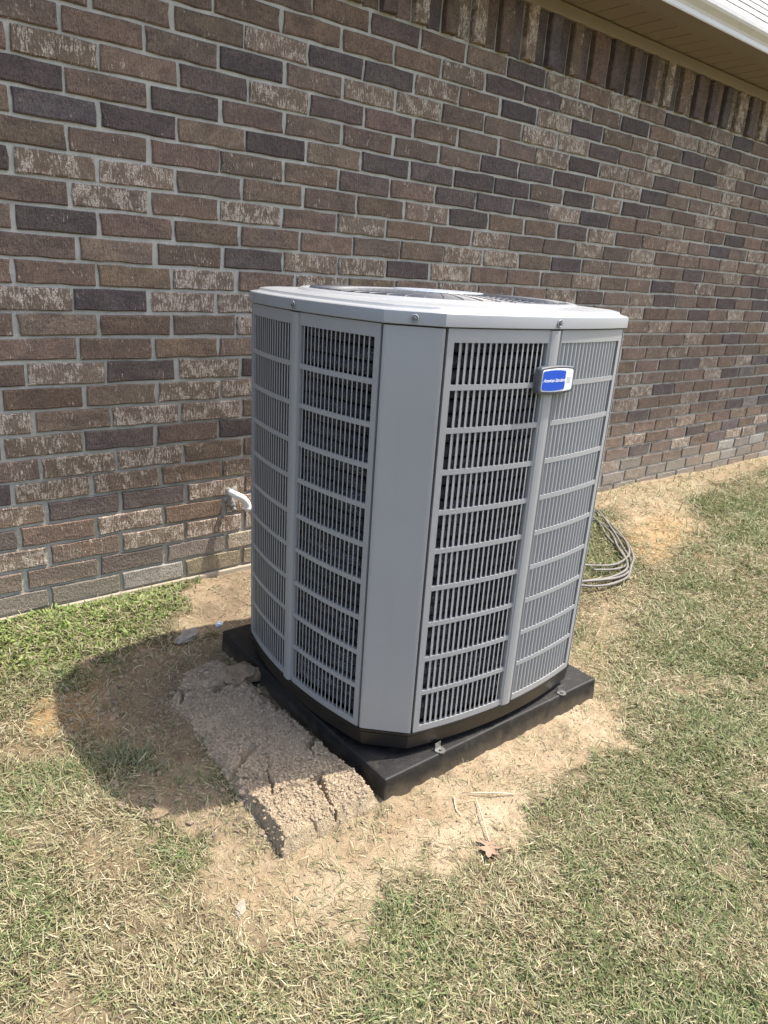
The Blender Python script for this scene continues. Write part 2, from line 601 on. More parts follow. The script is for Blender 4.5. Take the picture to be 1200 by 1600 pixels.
def height(x, y, fine=True):
    zw = -0.010 - 0.008 * np.clip(x, -1, 6)
    zw = np.minimum(zw, -0.008)
    t = sstep(0.0, 0.55, -y)
    h = zw * (1 - t) + (-0.052) * t
    h = h - 0.012 * np.clip(-y - 1.6, 0, 60)
    far = sstep(0.0, 0.3, poly_sd(x, y, [(PADX0 - .1, PADY0 - .1), (PADX1 + .1, PADY0 - .1), (PADX1 + .1, PADY1 + .1), (PADX0 - .1, PADY1 + .1)]) * -1)
    h = h + (0.006 + 0.010 * far) * fbm(x * 3, y * 3, 41, 3)
    if fine:
        h = h + 0.004 * fbm(x * 22, y * 22, 51, 3) + 0.0022 * fbm(x * 90, y * 90, 55, 2)
        d = poly_sd(x, y, soil_shade)
        h = h + sstep(-0.03, 0.08, d) * (0.012 * np.clip(fbm(x * 16, y * 16, 61, 4), -0.3, 1))
    # loose soil banked up against the pad
    dp = -poly_sd(x, y, [(PADX0, PADY0), (PADX1, PADY0), (PADX1, PADY1), (PADX0, PADY1)])
    h = h + 0.016 * np.exp(-np.clip(dp, 0, 1) / 0.022) * np.clip(0.35 + 1.1 * fbm(x * 24, y * 24, 81, 3), 0, 1) * (dp > -0.02)
    return h


def axis(lo, hi, fine0, fine1, step, grow=1.12, cap=4.0):
    a = list(np.arange(fine0, fine1 + 1e-6, step))
    s = step
    while a[-1] < hi:
        s = min(cap, s * grow)
        a.append(a[-1] + s)
    b = [a[0]]
    s = step
    while b[-1] > lo:
        s = min(cap, s * grow)
        b.append(b[-1] - s)
    return np.array(b[:0:-1] + a)


gx = axis(-70, 80, -0.75, 1.75, 0.0075)
gy = axis(-80, 0.03, -2.4, 0.03, 0.0075)
gy = gy[gy <= 0.06]
X, Y = np.meshgrid(gx, gy)
H = height(X, Y)
cov, gre, rus, lus, clm = fields(X, Y)
soilc = np.array([0.345, 0.275, 0.185])
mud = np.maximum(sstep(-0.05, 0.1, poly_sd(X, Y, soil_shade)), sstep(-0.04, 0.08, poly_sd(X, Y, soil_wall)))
thatch_shaded = np.array([0.135, 0.105, 0.063])  # matted dead grass, darkened to paint in the shade between blades
thgreen = np.array([0.068, 0.070, 0.034])
col = soilc[None, None] * (1 + 0.36 * fbm(X * 8, Y * 8, 71, 6, 0.62)[..., None] * np.array([0.8, 1.0, 1.25]))
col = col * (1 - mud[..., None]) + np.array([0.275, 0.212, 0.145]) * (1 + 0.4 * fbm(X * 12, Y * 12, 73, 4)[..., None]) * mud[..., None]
rc = np.array([0.42, 0.265, 0.12])
col = col + (rc - col) * (0.75 * rus)[..., None]
th = thatch_shaded * (1 - gre[..., None]) + thgreen * gre[..., None]
far = sstep(6, 12, np.hypot(X, Y))[..., None]
th = th * (1 - far) + np.array([0.19, 0.18, 0.085]) * far
k = sstep(0.22, 0.75, cov)[..., None]
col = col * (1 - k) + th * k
ny, nx = X.shape
idx = np.arange(nx * ny).reshape(ny, nx)
Fq = np.stack([idx[:-1, :-1], idx[:-1, 1:], idx[1:, 1:], idx[1:, :-1]], -1).reshape(-1, 4)
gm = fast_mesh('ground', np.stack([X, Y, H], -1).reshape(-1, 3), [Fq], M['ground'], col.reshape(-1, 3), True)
tag(link('ground', gm), kind='structure')

# ------------------------------------------------------------------ house
house = empty('house', (0, 0, 0))
tag(house, 'brown brick house side with tan soffit, white gutter and shingled roof', 'house')
WX0, WX1 = -1.9, 9.2
mb = MB()
mb.box(WX0, WX1, 0.008, 0.22, -0.0015, 2.52)
mb.box(0.8825, WX1, 0.008, 0.22, -0.4, -0.0020)
wall = mb.build('wall', M['mortar'], house)
mb = MB()
mb.box(WX0, 0.88, -0.011, 0.22, -0.40, -0.002, 0.004)
mb.build('footing', M['concrete'], house)

CO = 0.08               # course height
BL = 0.2555             # brick pitch
JT = 0.0108             # bed joint
JP = 0.0155             # perpend
TYPES = {
    'B': ((0.210, 0.157, 0.120), 0.36), 'R': ((0.215, 0.155, 0.130), 0.25), 'T': ((0.235, 0.176, 0.126), 0.35),
    'D': ((0.140, 0.113, 0.102), 0.16), 'P': ((0.152, 0.128, 0.121), 0.16), 'L': ((0.222, 0.172, 0.134), 0.92),
    'G': ((0.24, 0.212, 0.182), 0.2), 'C': ((0.50, 0.435, 0.32), 0.2), 'W': ((0.38, 0.37, 0.35), 0.45), 'Y': ((0.34, 0.28, 0.155), 0.4)}
ROWS = {
    23: 'GGGGGGBGGGBGLGGBGGB', -4: 'BBBBBBDBBDLBLBDBLDB', -3: 'BBBBBBBLDDLBDBLLDBB', -2: 'BBBBLDDLBDLDBLBDBLB', -1: 'BBBDBLLBBLLDBLBDLBD', 0: 'BLBDLDRBBBLDLLDBBLB',
    1: 'DBDBBBBBDDDBLDBBLBD', 2: 'BPDBDBDDDDBDLDBBLBB', 3: 'BBRBBDBDDDLDBBLBBDB', 4: 'DLLBBBBLDBBDLBBLBDB', 5: 'BLBLBLBBLBBLBLBBBLB',
    6: 'BDBBBBBBLLBDBBLBDBL', 7: 'BTBDLLDLBBBLBBDBLBB', 8: 'BTTLBLTBLBBLBBLDBBD', 9: 'LDLLBBLTLBDBBLBBDBL', 10: 'BTBBLBBBLDBBLBBLBBB',
    11: 'BBTTBBLBBDBBLBBBLBD', 12: 'BLDLDBBLBBLBBDBBLBB', 13: 'BTLLBBDBBLBBLBBBDLB', 14: 'LTLLBBLBBBLDBBLBBBL', 15: 'LDBDBLBBDBBLBBLDBBB',
    16: 'LLLBBBLBBLBDBBLBBLB', 17: 'LLTLBBDBLBBLBBDBLBB', 18: 'LDDLBLBBBLBBDLBBBLB', 19: 'BLTLBBLBDBBLBBLBBDB', 20: 'LBLLLBBLBBDBLBBDBLB',
    21: 'BDGCCGBBLGBGBLGBBGB', 22: 'GGWYYGGBGLGGBGGLGGB'}
OFFS = {2: -.03, 4: -.08, 6: -.12, 8: -.18, 10: -.2, 12: -.14, 14: -.11, 16: -.08, 18: -.06, 20: -.09, 22: -.11,
        -1: .08, 1: .09, 3: .07, 5: .05, 7: .1, 9: .0, 11: .02, 13: .05, 15: .0, 17: .05, 19: .07, 21: .09}


def brick_verts(L, Hh, r):
    """outline with wandering edge, chamfered face; face towards -y at y=0, body back to y=0.03"""
    n1, n2 = 4, 2
    o = []
    for i in range(n1): o.append((-L / 2 + L * i / n1, -Hh / 2))
    for i in range(n2): o.append((L / 2, -Hh / 2 + Hh * i / n2))
    for i in range(n1): o.append((L / 2 - L * i / n1, Hh / 2))
    for i in range(n2): o.append((-L / 2, Hh / 2 - Hh * i / n2))
    n = len(o)
    V = []
    j = [(r.uniform(-.0034, .0034), r.uniform(-.0024, .0024)) for _ in o]
    for ins, y in ((0.0042, -0.0005), (0.0, 0.0038), (0.0, 0.03)):
        for (a, b), (da, db) in zip(o, j):
            sa = -1 if a > 0 else 1
            sb = -1 if b > 0 else 1
            ia = ins if abs(abs(a) - L / 2) < 1e-6 else 0
            ib = ins if abs(abs(b) - Hh / 2) < 1e-6 else 0
            V.append((a + da + sa * ia, y + (r.uniform(-.0012, .0008) if y < 0.004 else 0), b + db + sb * ib))
    F = [tuple(range(n))]
    for k in (0, 1):
        for i in range(n):
            i2 = (i + 1) % n
            F.append((k * n + i, (k + 1) * n + i, (k + 1) * n + i2, k * n + i2))
    return V, F


rb = random.Random(5)
bricks = []       # (centre x, centre z, length, height, y offset, tint, fleck, soldier)


def tint(kind):
    (r, g, b), f = TYPES[kind]
    v = rb.uniform(0.82, 1.18)
    return (r * v * rb.uniform(.96, 1.05), g * v, b * v * rb.uniform(.95, 1.06)), min(1, max(0, f + rb.uniform(-.2, .16)))


for k in range(-4, 24):
    zc = (23 - k - 0.5) * CO
    off = (0.5 if k % 2 else 0.0) + OFFS.get(k, rb.uniform(-.06, .06))
    row = ROWS[k]
    i = -8 if k < 23 else 3
    while True:
        x0 = (i + off) * BL
        x1 = x0 + BL
        if x0 > WX1 - 0.05: break
        if x1 > WX0 + 0.05:
            ci = i + 1
            if 0 <= ci < len(row):
                kind = row[ci]
            else:
                kind = rb.choices('BRTDPLG', (30, 10, 8, 14, 8, 26, 4))[0]
                if k >= 21: kind = rb.choice('GGGBWC')
            t3, f = tint(kind)
            a = max(x0, WX0) + JP / 2 + rb.uniform(-.004, .004)
            b = min(x1, WX1) - JP / 2 + rb.uniform(-.004, .004)
            bricks.append(((a + b) / 2, zc + rb.uniform(-.0012, .0012), b - a, CO - JT + rb.uniform(-.0012, .0012), rb.uniform(-.0015, .0015), t3, f, False))
        i += 1
x = WX0 + 0.02
n = 0
while x < WX1 - 0.1:
    w = CO
    t3, f = tint(rb.choices('BRDPL', (34, 10, 22, 16, 22))[0])
    bricks.append((x + w / 2, 2.162 + 0.128, 0.255 - 0.006, w - JT + 0.002, -0.022 if n % 2 == 0 else 0.002, t3, f, True))
    x += w
    n += 1


def project(p):
    d = Vector(p) - CAM
    w = d.dot(fw)
    if w < 0.1: return None
    return (600 + 1109.1 * d.dot(rt) / w, 800 - 1109.1 * d.dot(up) / w, w)


def area(b):
    x, z, L, h, y, _, _, s = b
    p = project((x, 0, z))
    if p is None or not (-60 < p[0] < 1260 and -60 < p[1] < 1660): return 0
    # hidden behind the condenser
    if 400 < p[0] < 890 and 480 < p[1] < 1000: return 0
    if 400 < p[0] < 975 - max(0, p[1] - 520) * 0.16 and p[1] > 480: return 0
    ex = (L, h) if not s else (h, L)
    q = project((x + ex[0] / 2, 0, z))
    q0 = project((x - ex[0] / 2, 0, z))
    v = project((x, 0, z + ex[1] / 2))
    v0 = project((x, 0, z - ex[1] / 2))
    return abs(q[0] - q0[0]) * abs(v[1] - v0[1])


order = sorted(range(len(bricks)), key=lambda i: -area(bricks[i]))
part_ids = set(order[:300])
variants = {}


def variant(full, s):
    key = (full, s, rb.randrange(14))
    if key not in variants:
        L, h = (BL - JP, CO - JT) if not s else (0.249, CO - JT + 0.002)
        V, F = brick_verts(L, h, rb)
        me = bpy.data.meshes.new('brick')
        me.from_pydata(V, [], F)
        me.materials.append(M['brick'])
        variants[key] = (me, L, h)
    return variants[key]


SV, SF, SC = [], [], []
for i, (bx, bz, L, h, by, t3, f, s) in enumerate(bricks):
    rz = rb.uniform(-.004, .004)
    ry = rb.uniform(-.004, .004) + (math.pi / 2 if s else 0)
    if i in part_ids:
        me, L0, h0 = variant(True, s)
        o = link('brick', me, wall)
        o.location = (bx, by, bz)
        o.rotation_euler = (0, ry, rz)
        o.scale = (L / L0, 1, h / h0)
        o.color = (*t3, f)
    else:
        V, F = brick_verts(L, h, rb)
        m = Matrix.Translation((bx, by, bz)) @ Matrix.Rotation(ry, 4, 'Y')
        b0 = len(SV)
        SV += [tuple(m @ Vector(v)) for v in V]
        SF += [tuple(q + b0 for q in ff) for ff in F]
        SC += [(*t3, f)] * len(V)
o = mesh('bricks', SV, SF, M['brick_mass'], wall)
a = o.data.attributes.new('col', 'FLOAT_COLOR', 'POINT')
a.data.foreach_set('color', np.array(SC, np.float32).ravel())
tag(o, kind='stuff')

# eave
ZS = 2.436
mb = MB()
mb.box(WX0, WX1, -0.024, 0.0, 2.377, 2.431, 0.003)
mb.build('frieze_board', M['trim'], house)
mb = MB()
mb.box(WX0, WX1, -0.262, 0.10, ZS + 0.012, ZS + 0.02)
soffit = mb.build('soffit', M['dark_gap'], house)
sm = None
xx = 1.63
k = 0
while xx < WX1 - 0.14:
    if sm is None:
        mb = MB()
        mb.box(0, 0.1275, -0.222, 0.005, 0, 0.010, 0.0022)
        ob = mb.build('soffit_board', M['soffit'], soffit)
        sm = ob.data
    else:
        ob = link('soffit_board', sm, soffit)
    ob.location = (xx, 0, ZS)
    xx += 0.1333
    k += 1
mb = MB()
mb.box(WX0, 1.625, -0.222, 0.005, ZS, ZS + 0.010)
mb.build('soffit_run', M['soffit'], soffit)
mb = MB()
mb.box(WX0, WX1, -0.262, -0.2225, ZS - 0.003, ZS + 0.010, 0.002)
mb.build('soffit_channel', M['soffit'], soffit)
mb = MB()
mb.box(WX0, WX1, -0.3505, -0.2635, ZS - 0.002, ZS + 0.07, 0.002)
mb.build('fascia', M['trim'], house)
# k-style gutter swept along the eave
prof = [(-0.3515, ZS + 0.075), (-0.3515, ZS - 0.004), (-0.3555, ZS - 0.0045), (-0.358, ZS + 0.001), (-0.359, ZS + 0.018), (-0.364, ZS + 0.030), (-0.374, ZS + 0.040), (-0.384, ZS + 0.049), (-0.389, ZS + 0.060), (-0.389, ZS + 0.072), (-0.382, ZS + 0.074)]
th = [(y + 0.0018, z + (0.0018 if 0 < i < 10 else 0)) for i, (y, z) in enumerate(prof)]
ring = prof + th[::-1]
V, F = [], []
for xg in (WX0, WX1):
    V += [(xg, y, z) for y, z in ring]
nr = len(ring)
for i in range(nr):
    F.append((i, (i + 1) % nr, nr + (i + 1) % nr, nr + i))
gut = mesh('gutter', V, F, M['gutter'], house)
# roof: deck plus overlapping shingle courses
SL = math.radians(41)
roof = empty('roof', (0, -0.352, ZS + 0.082))
roof.parent = house
roof.rotation_euler = (SL, 0, 0)
mb = MB()
mb.box(WX0 - 0.1, WX1, 0.0, 4.2, -0.02, 0.0)
mb.build('roof_deck', M['deck'], roof)
rs = random.Random(3)
shv = []
for v in range(5):
    mb = MB()
    mb.box(0, 0.30 + 0.006 * v, 0, 0.19, -0.0035, 0.0035, 0.0015)
    o = mb.build('shingle', M['shingle'], None)
    shv.append(o.data)
    bpy.data.objects.remove(o)
rest = MB()
for r in range(26):
    x = WX0 + 0.05 + (0.16 if r % 2 else 0) + rs.uniform(0, .04)
    while x < WX1 - 0.33:
        v = rs.randrange(5)
        w = 0.30 + 0.006 * v
        if r < 8 and 2.6 < x < 6.4:
            o = link('shingle', shv[v], roof)
            o.location = (x, r * 0.142 - 0.012 + rs.uniform(-.003, .003), 0.0095 + rs.uniform(0, .0015))
            o.rotation_euler = (-0.035, 0, 0)
        else:
            y0 = r * 0.142 - 0.012
            z0 = 0.006 + rs.uniform(0, .002)
            rest.add([(x, y0, z0 - .003), (x + w, y0, z0 - .003), (x + w, y0, z0 + .006), (x, y0, z0 + .006), (x + w, y0 + .19, z0), (x, y0 + .19, z0)],
                     [(0, 1, 2, 3), (3, 2, 4, 5)])
        x += w + 0.006
o = rest.build('shingles', M['shingle'], roof)
tag(o, kind='stuff')

# ------------------------------------------------------------------ equipment pad
pad = MB()
pad.box(PADX0, PADX1, PADY0, PADY1, PADZ0 - 0.02, PADZ1, 0.006)
po = pad.build('equipment_pad', M['pad'])
tag(po, 'square black plastic pad under the grey air conditioner', 'pad')
for v in po.data.vertices:
    # slight draft: the foot is a little wider than the top
    t = (PADZ1 - v.co.z) / (PADZ1 - PADZ0)
    v.co.x += math.copysign(0.004 * t, v.co.x - CX)
    v.co.y += math.copysign(0.004 * t, v.co.y - CY)

# ------------------------------------------------------------------ air conditioner
AX, BX, MX = 0.327, 0.420, 0.4595
ac = empty('air_conditioner', (CX, -0.998, PADZ1), math.radians(-0.8))
ac.scale = (1, 0.945, 1)
tag(ac, 'large grey louvered outdoor air conditioner standing beside the brick wall', 'air conditioner')
ZB = 0.072         # local heights above the pad
ZT = 1.105


def side_pt(s, q, d=0.0):
    """point on bowed side q (0 front,1 right,2 back,3 left) at parameter s, d inward"""
    x = AX * s
    y = -(BX + (MX - BX) * (1 - s * s))
    # outward normal
    nx, ny = -(2 * (MX - BX) * s / AX) * -1, -1.0
    nx = 2 * (MX - BX) * s / AX
    l = math.hypot(nx, ny)
    x -= d * nx / l
    y -= d * ny / l
    for _ in range(q):
        x, y = -y, x
    return x, y


def outline(d=0.0, ns=18, nc=4, round_=0.0):
    P = []
    for q in range(4):
        for i in range(ns + 1):
            P.append(side_pt(-1 + 2 * i / ns, q, d))
        a = Vector(side_pt(1, q, d))
        b = Vector(side_pt(-1, (q + 1) % 4, d))
        for i in range(1, nc):
            P.append(tuple(a.lerp(b, i / nc)))
    return P


def curved(mb, q, s0, s1, z0, z1, d0, d1, n=8):
    """box following side q between parameters s0..s1, heights z0..z1, depths d0 (outer) .. d1 (inner)"""
    V = []
    for i in range(n + 1):
        s = s0 + (s1 - s0) * i / n
        o = side_pt(s, q, d0)
        k = side_pt(s, q, d1)
        V += [(*o, z0), (*k, z0), (*k, z1), (*o, z1)]
    F = []
    for i in range(n):
        a = 4 * i
        b = a + 4
        F += [(a, b, b + 3, a + 3), (a + 1, a + 2, b + 2, b + 1), (a, a + 1, b + 1, b), (a + 3, b + 3, b + 2, a + 2)]
    F += [(0, 3, 2, 1), (4 * n, 4 * n + 1, 4 * n + 2, 4 * n + 3)]
    mb.add(V, F)


def loft(mb, rings, cap0=False, cap1=False):
    n = len(rings[0])
    V = [p for R in rings for p in R]
    F = []
    for k in range(len(rings) - 1):
        for i in range(n):
            F.append((k * n + i, k * n + (i + 1) % n, (k + 1) * n + (i + 1) % n, (k + 1) * n + i))
    if cap0: F.append(tuple(range(n))[::-1])
    if cap1: F.append(tuple((len(rings) - 1) * n + i for i in range(n)))
    mb.add(V, F)


# base pan
mb = MB()
loft(mb, [[(*p, z) for p in outline(d)] for d, z in ((0.03, 0.014), (0.012, 0.016), (0.006, 0.022), (0.002, 0.060), (-0.002, 0.066), (-0.002, 0.071), (0.05, 0.071))], True, True)
mb.build('base_pan', M['base'], ac)
for sx, sy in ((-1, -1), (1, -1), (1, 1), (-1, 1)):
    mb = MB()
    mb.tube([(sx * .30, sy * .30, 0.0), (sx * .30, sy * .30, 0.0138)], 0.045, 16)
    mb.build('foot', M['base'], ac)

# corner panels
TH = 0.012
cpm = None
for q in range(4):
    o = None
    if cpm is None:
        a0 = side_pt(0.985, 0)
        mb = MB()
        # wraps a little round both edges, corner edges eased
        A = Vector((AX, -BX))
        B = Vector((BX, -AX))
        pts = []
        e = 0.010
        t1 = (Vector(side_pt(1.0, 0)) - Vector(side_pt(0.97, 0))).normalized()
        t2 = (Vector(side_pt(-0.97, 1)) - Vector(side_pt(-1.0, 1))).normalized()
        ch = (B - A).normalized()
        pts = [A - t1 * e * .45, A - t1 * e * .15 + ch * .001, A + ch * e * 0.5, A.lerp(B, .25), A.lerp(B, .5), A.lerp(B, .75), B - ch * e * 0.5, B + t2 * e * .15 - ch * .001, B + t2 * e * .45]
        cen = Vector((0.28, -0.28))
        inn = [p + (cen - p).normalized() * TH for p in pts]
        loop = pts + inn[::-1]
        V = [(p.x, p.y, z) for z in (ZB + 0.001, ZT - 0.001) for p in loop]
        n = len(loop)
        F = [(i, (i + 1) % n, n + (i + 1) % n, n + i) for i in range(n)]
        F += [tuple(range(n))[::-1], tuple(n + i for i in range(n))]
        mb.add(V, F)
        o = mb.build('corner_panel', M['cabinet'], ac)
        cpm = o.data
    else:
        o = link('corner_panel', cpm, ac)
    o.rotation_euler = (0, 0, q * math.pi / 2)

# side panels: stiles, rails and a ribbed centre strip; crossbars and slats between
RIBH = 0.050
S_IN, S_OUT = 0.075, 0.915
RAILB, RAILT = 0.018, 0.030
NB = 10
pitch = (ZT - RAILT - ZB - RAILB) / NB
sidem = {}
for q in range(4):
    if not sidem:
        mb = MB()
        curved(mb, 0, -0.965, -S_OUT, ZB, ZT, 0.0, 0.012, 2)
        curved(mb, 0, S_OUT, 0.965, ZB, ZT, 0.0, 0.012, 2)
        curved(mb, 0, -S_OUT + 1e-4, -S_IN - 1e-4, ZB, ZB + RAILB, 0.0, 0.012, 8)
        curved(mb, 0, S_IN + 1e-4, S_OUT - 1e-4, ZB, ZB + RAILB, 0.0, 0.012, 8)
        curved(mb, 0, -S_OUT + 1e-4, -S_IN - 1e-4, ZT - RAILT, ZT, 0.0, 0.012, 8)
        curved(mb, 0, S_IN + 1e-4, S_OUT - 1e-4, ZT - RAILT, ZT, 0.0, 0.012, 8)
        # centre strip: rounded bead, then a recessed channel beside it
        prof = [(-0.075, 0.000), (-0.066, -0.001), (-0.058, -0.0045), (-0.03, -0.006), (0.0, -0.0065), (0.03, -0.005), (0.038, 0.0), (0.044, 0.004), (0.062, 0.005), (0.07, 0.0), (0.075, 0.0)]
        V = []
        for z in (ZB - 0.001, ZT - 0.001):
            V += [(*side_pt(s, 0, d), z) for s, d in prof]
            V += [(*side_pt(s, 0, 0.013), z) for s, d in prof[::-1]]
        n = len(prof) * 2
        mb.add(V, [(i, (i + 1) % n, n + (i + 1) % n, n + i) for i in range(n)] + [tuple(range(n))[::-1], tuple(n + i for i in range(n))])
        o = mb.build('side_panel', M['cabinet'], ac)
        sidem['p'] = o.data
        cb = MB()
        curved(cb, 0, S_IN + 2e-4, S_OUT - 2e-4, 0, 0.0125, 0.0008, 0.011, 8)
        c1 = cb.build('crossbar', M['cabinet'])
        cb = MB()
        curved(cb, 0, -S_OUT + 2e-4, -S_IN - 2e-4, 0, 0.0125, 0.0008, 0.011, 8)
        c2 = cb.build('crossbar', M['cabinet'])
        sidem['c'] = (c1.data, c2.data)
        bpy.data.objects.remove(c1)
        bpy.data.objects.remove(c2)
        for kk, (sa, sb) in enumerate(((S_IN, S_OUT), (-S_OUT, -S_IN), (-S_OUT, -S_IN))):
            cb = MB()
            ns = 17
            for i in range(1, ns):
                s = sa + (sb - sa) * i / ns
                hw = (0.0021, 0.0021, 0.0033)[kk] / AX
                sh = (-0.0108, 0.0108, -0.0085)[kk] / AX      # blades slant as they run inwards
                V = []
                for z in (ZB + RAILB - 0.004, ZT - RAILT + 0.004):
                    for ds, d in ((-hw, 0.0016), (hw, 0.0016), (hw + sh * .25, 0.004), (hw * .6 + sh, 0.0118), (-hw * .6 + sh, 0.0118), (-hw + sh * .25, 0.004)):
                        V.append((*side_pt(s + ds, 0, d), z))
                cb.add(V, [(0, 1, 2, 3, 4, 5)[::-1], (6, 7, 8, 9, 10, 11)] + [(a, (a + 1) % 6, 6 + (a + 1) % 6, 6 + a) for a in range(6)])
            c = cb.build('slats', M['slat'])
            sidem['s%d' % kk] = c.data
            bpy.data.objects.remove(c)
    else:
        o = link('side_panel', sidem['p'], ac)
    o.rotation_euler = (0, 0, q * math.pi / 2)
    for me in sidem['c']:
        for i in range(1, NB):
            c = link('crossbar', me, o)
            c.location = (0, 0, ZB + RAILB + pitch * i - 0.00625)
    for kk in (0, 1):
        c = link('slats', sidem['s%d' % (2 if kk and q == 3 else kk)], o)
        tag(c, kind='stuff')

# condenser coil rings and the dark core behind them
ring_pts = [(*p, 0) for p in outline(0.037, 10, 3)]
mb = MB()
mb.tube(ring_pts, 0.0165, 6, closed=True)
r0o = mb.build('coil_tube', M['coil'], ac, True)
r0o.location = (0, 0, 0.10)
zc = 0.134
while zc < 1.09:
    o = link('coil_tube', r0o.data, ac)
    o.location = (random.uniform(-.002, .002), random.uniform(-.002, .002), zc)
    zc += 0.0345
mb = MB()
loft(mb, [[(*p, z) for p in outline(0.053, 8, 2)] for z in (0.072, 1.092)])
mb.build('inner_shroud', M['black'], ac)

# top cap
ZC = 1.1075
N_out = outline(0, 18, 4)


def ring_off(d, z):
    return [(*p, z) for p in outline(d, 18, 4)]


def circ(r, z):
    return [(r * math.cos(math.atan2(y, x)), r * math.sin(math.atan2(y, x)), z) for x, y in N_out]


def lerp_ring(a, b, t):
    return [tuple(a[i][k] * (1 - t) + b[i][k] * t for k in range(3)) for i in range(len(a))]


rings = [ring_off(0.004, ZC + 0.002), ring_off(-0.0045, ZC), ring_off(-0.006, ZC + 0.0015), ring_off(-0.006, ZC + 0.0245), ring_off(-0.0052, ZC + 0.0275),
         ring_off(-0.0025, ZC + 0.0295), ring_off(0.003, ZC + 0.0305), ring_off(0.018, ZC + 0.0325), ring_off(0.0205, ZC + 0.0345), ring_off(0.0235, ZC + 0.0385), ring_off(0.027, ZC + 0.0398), ring_off(0.040, ZC + 0.0415)]
c0 = circ(0.398, ZC + 0.0455)
rings += [lerp_ring(rings[-1], c0, .5), c0, circ(0.392, ZC + 0.0495), circ(0.385, ZC + 0.0515), circ(0.378, ZC + 0.0520), circ(0.372, ZC + 0.0505), circ(0.368, ZC + 0.045), circ(0.365, ZC + 0.01), circ(0.34, ZC - 0.05)]
mb = MB()
loft(mb, rings)
cap = mb.build('top_cap', M['cabinet_top'], ac, True)
cap.data.set_sharp_from_angle(angle=math.radians(24))
# fan grille
mb = MB()
for i in range(12):
    r = 0.125 + (0.360 - 0.125) * i / 11
    z = ZC + 0.0505 + 0.006 * (1 - (i / 11) ** 2)
    mb.tube([(r * math.cos(a), r * math.sin(a), z) for a in np.linspace(0, 2 * math.pi, 60, endpoint=False)], 0.0026, 5, closed=True)
for i in range(48):
    a = 2 * math.pi * i / 48
    c, s = math.cos(a), math.sin(a)
    mb.tube([(0.3665 * c, 0.3665 * s, ZC + 0.044), (0.362 * c, 0.362 * s, ZC + 0.0525), (0.30 * c, 0.30 * s, ZC + 0.0548), (0.11 * c, 0.11 * s, ZC + 0.0585)], 0.0021, 5)
g = mb.build('fan_grille', M['wire'], ac, True)
mb = MB()
loft(mb, [[(r * math.cos(a), r * math.sin(a), ZC + z) for a in np.linspace(0, 2 * math.pi, 40, endpoint=False)] for r, z in ((0.128, 0.057), (0.130, 0.0595), (0.127, 0.0625), (0.06, 0.0640))], True, True)
mb.build('motor_cover', M['motor'], ac)
mb = MB()
mb.tube([(0, 0, ZC - 0.12), (0, 0, ZC + 0.04)], 0.075, 24)
mb.build('fan_motor', M['black'], ac)
bl0 = None
for i in range(3):
    if bl0 is None:
        V, F = [], []
        for r_, w_, tz in ((0.07, 0.10, 0.05), (0.18, 0.20, 0.04), (0.30, 0.26, 0.02), (0.335, 0.22, 0.01)):
            for t in (-.5, 0, .5):
                a = t * w_ / r_
                V.append((r_ * math.cos(a), r_ * math.sin(a), -0.08 + t * tz * 2))
        n = len(V)
        V += [(x, y, z - 0.003) for x, y, z in V]
        for k in range(3):
            for j in range(2):
                a = k * 3 + j
                F += [(a, a + 3, a + 4, a + 1), (n + a, n + a + 1, n + a + 4, n + a + 3)]
        ed = [0, 1, 2, 5, 8, 11, 10, 9, 6, 3]
        for k in range(10):
            F.append((ed[k], ed[(k + 1) % 10], n + ed[(k + 1) % 10], n + ed[k]))
        o = mesh('fan_blade', V, F, M['wire'], ac, True)
        bl0 = o.data
    else:
        o = link('fan_blade', bl0, ac)
    o.location = (0, 0, ZC)
    o.rotation_euler = (0, 0, 0.5 + i * 2 * math.pi / 3)

# cap screws in round dimples: one over each rib and each corner
scr = None
for q in range(4):
    for kind in (0, 1):
        if kind == 0:
            p = Vector((*side_pt(0.0, q, -0.0085), 0))
            nrm = Vector((*side_pt(0.0, q, -1), 0)) - Vector((*side_pt(0.0, q, 0), 0))
        else:
            p0 = Vector((*side_pt(1, q, -0.0085), 0))
            p1 = Vector((*side_pt(-1, (q + 1) % 4, -0.0085), 0))
            p = p0.lerp(p1, 0.5)
            nrm = p.copy()
        nrm.normalize()
        if scr is None:
            mb = MB()
            loft(mb, [[(r * math.cos(a), z, r * math.sin(a)) for a in np.linspace(0, 2 * math.pi, 20, endpoint=False)] for r, z in ((0.0092, 0.001), (0.0090, -0.0006), (0.0082, -0.0014), (0.0072, -0.0010), (0.0064, 0.0006), (0.0058, 0.0010))], False, True)
            o = mb.build('screw', M['cabinet_top'], ac, True)
            scr = o.data
            mb = MB()
            loft(mb, [[(r * math.cos(a), z, r * math.sin(a)) for a in np.linspace(0, 2 * math.pi, 6, endpoint=False)] for r, z in ((0.0046, 0.0), (0.0046, -0.0038), (0.0036, -0.0045))], False, True)
            ho = mb.build('screw_head', M['dark_steel'], o)
            hd = ho.data
        else:
            o = link('screw', scr, ac)
            ho = link('screw_head', hd, o)
        o.location = (p.x, p.y, ZC + 0.0135)
        o.rotation_euler = (0, 0, math.atan2(nrm.y, nrm.x) + math.pi / 2)

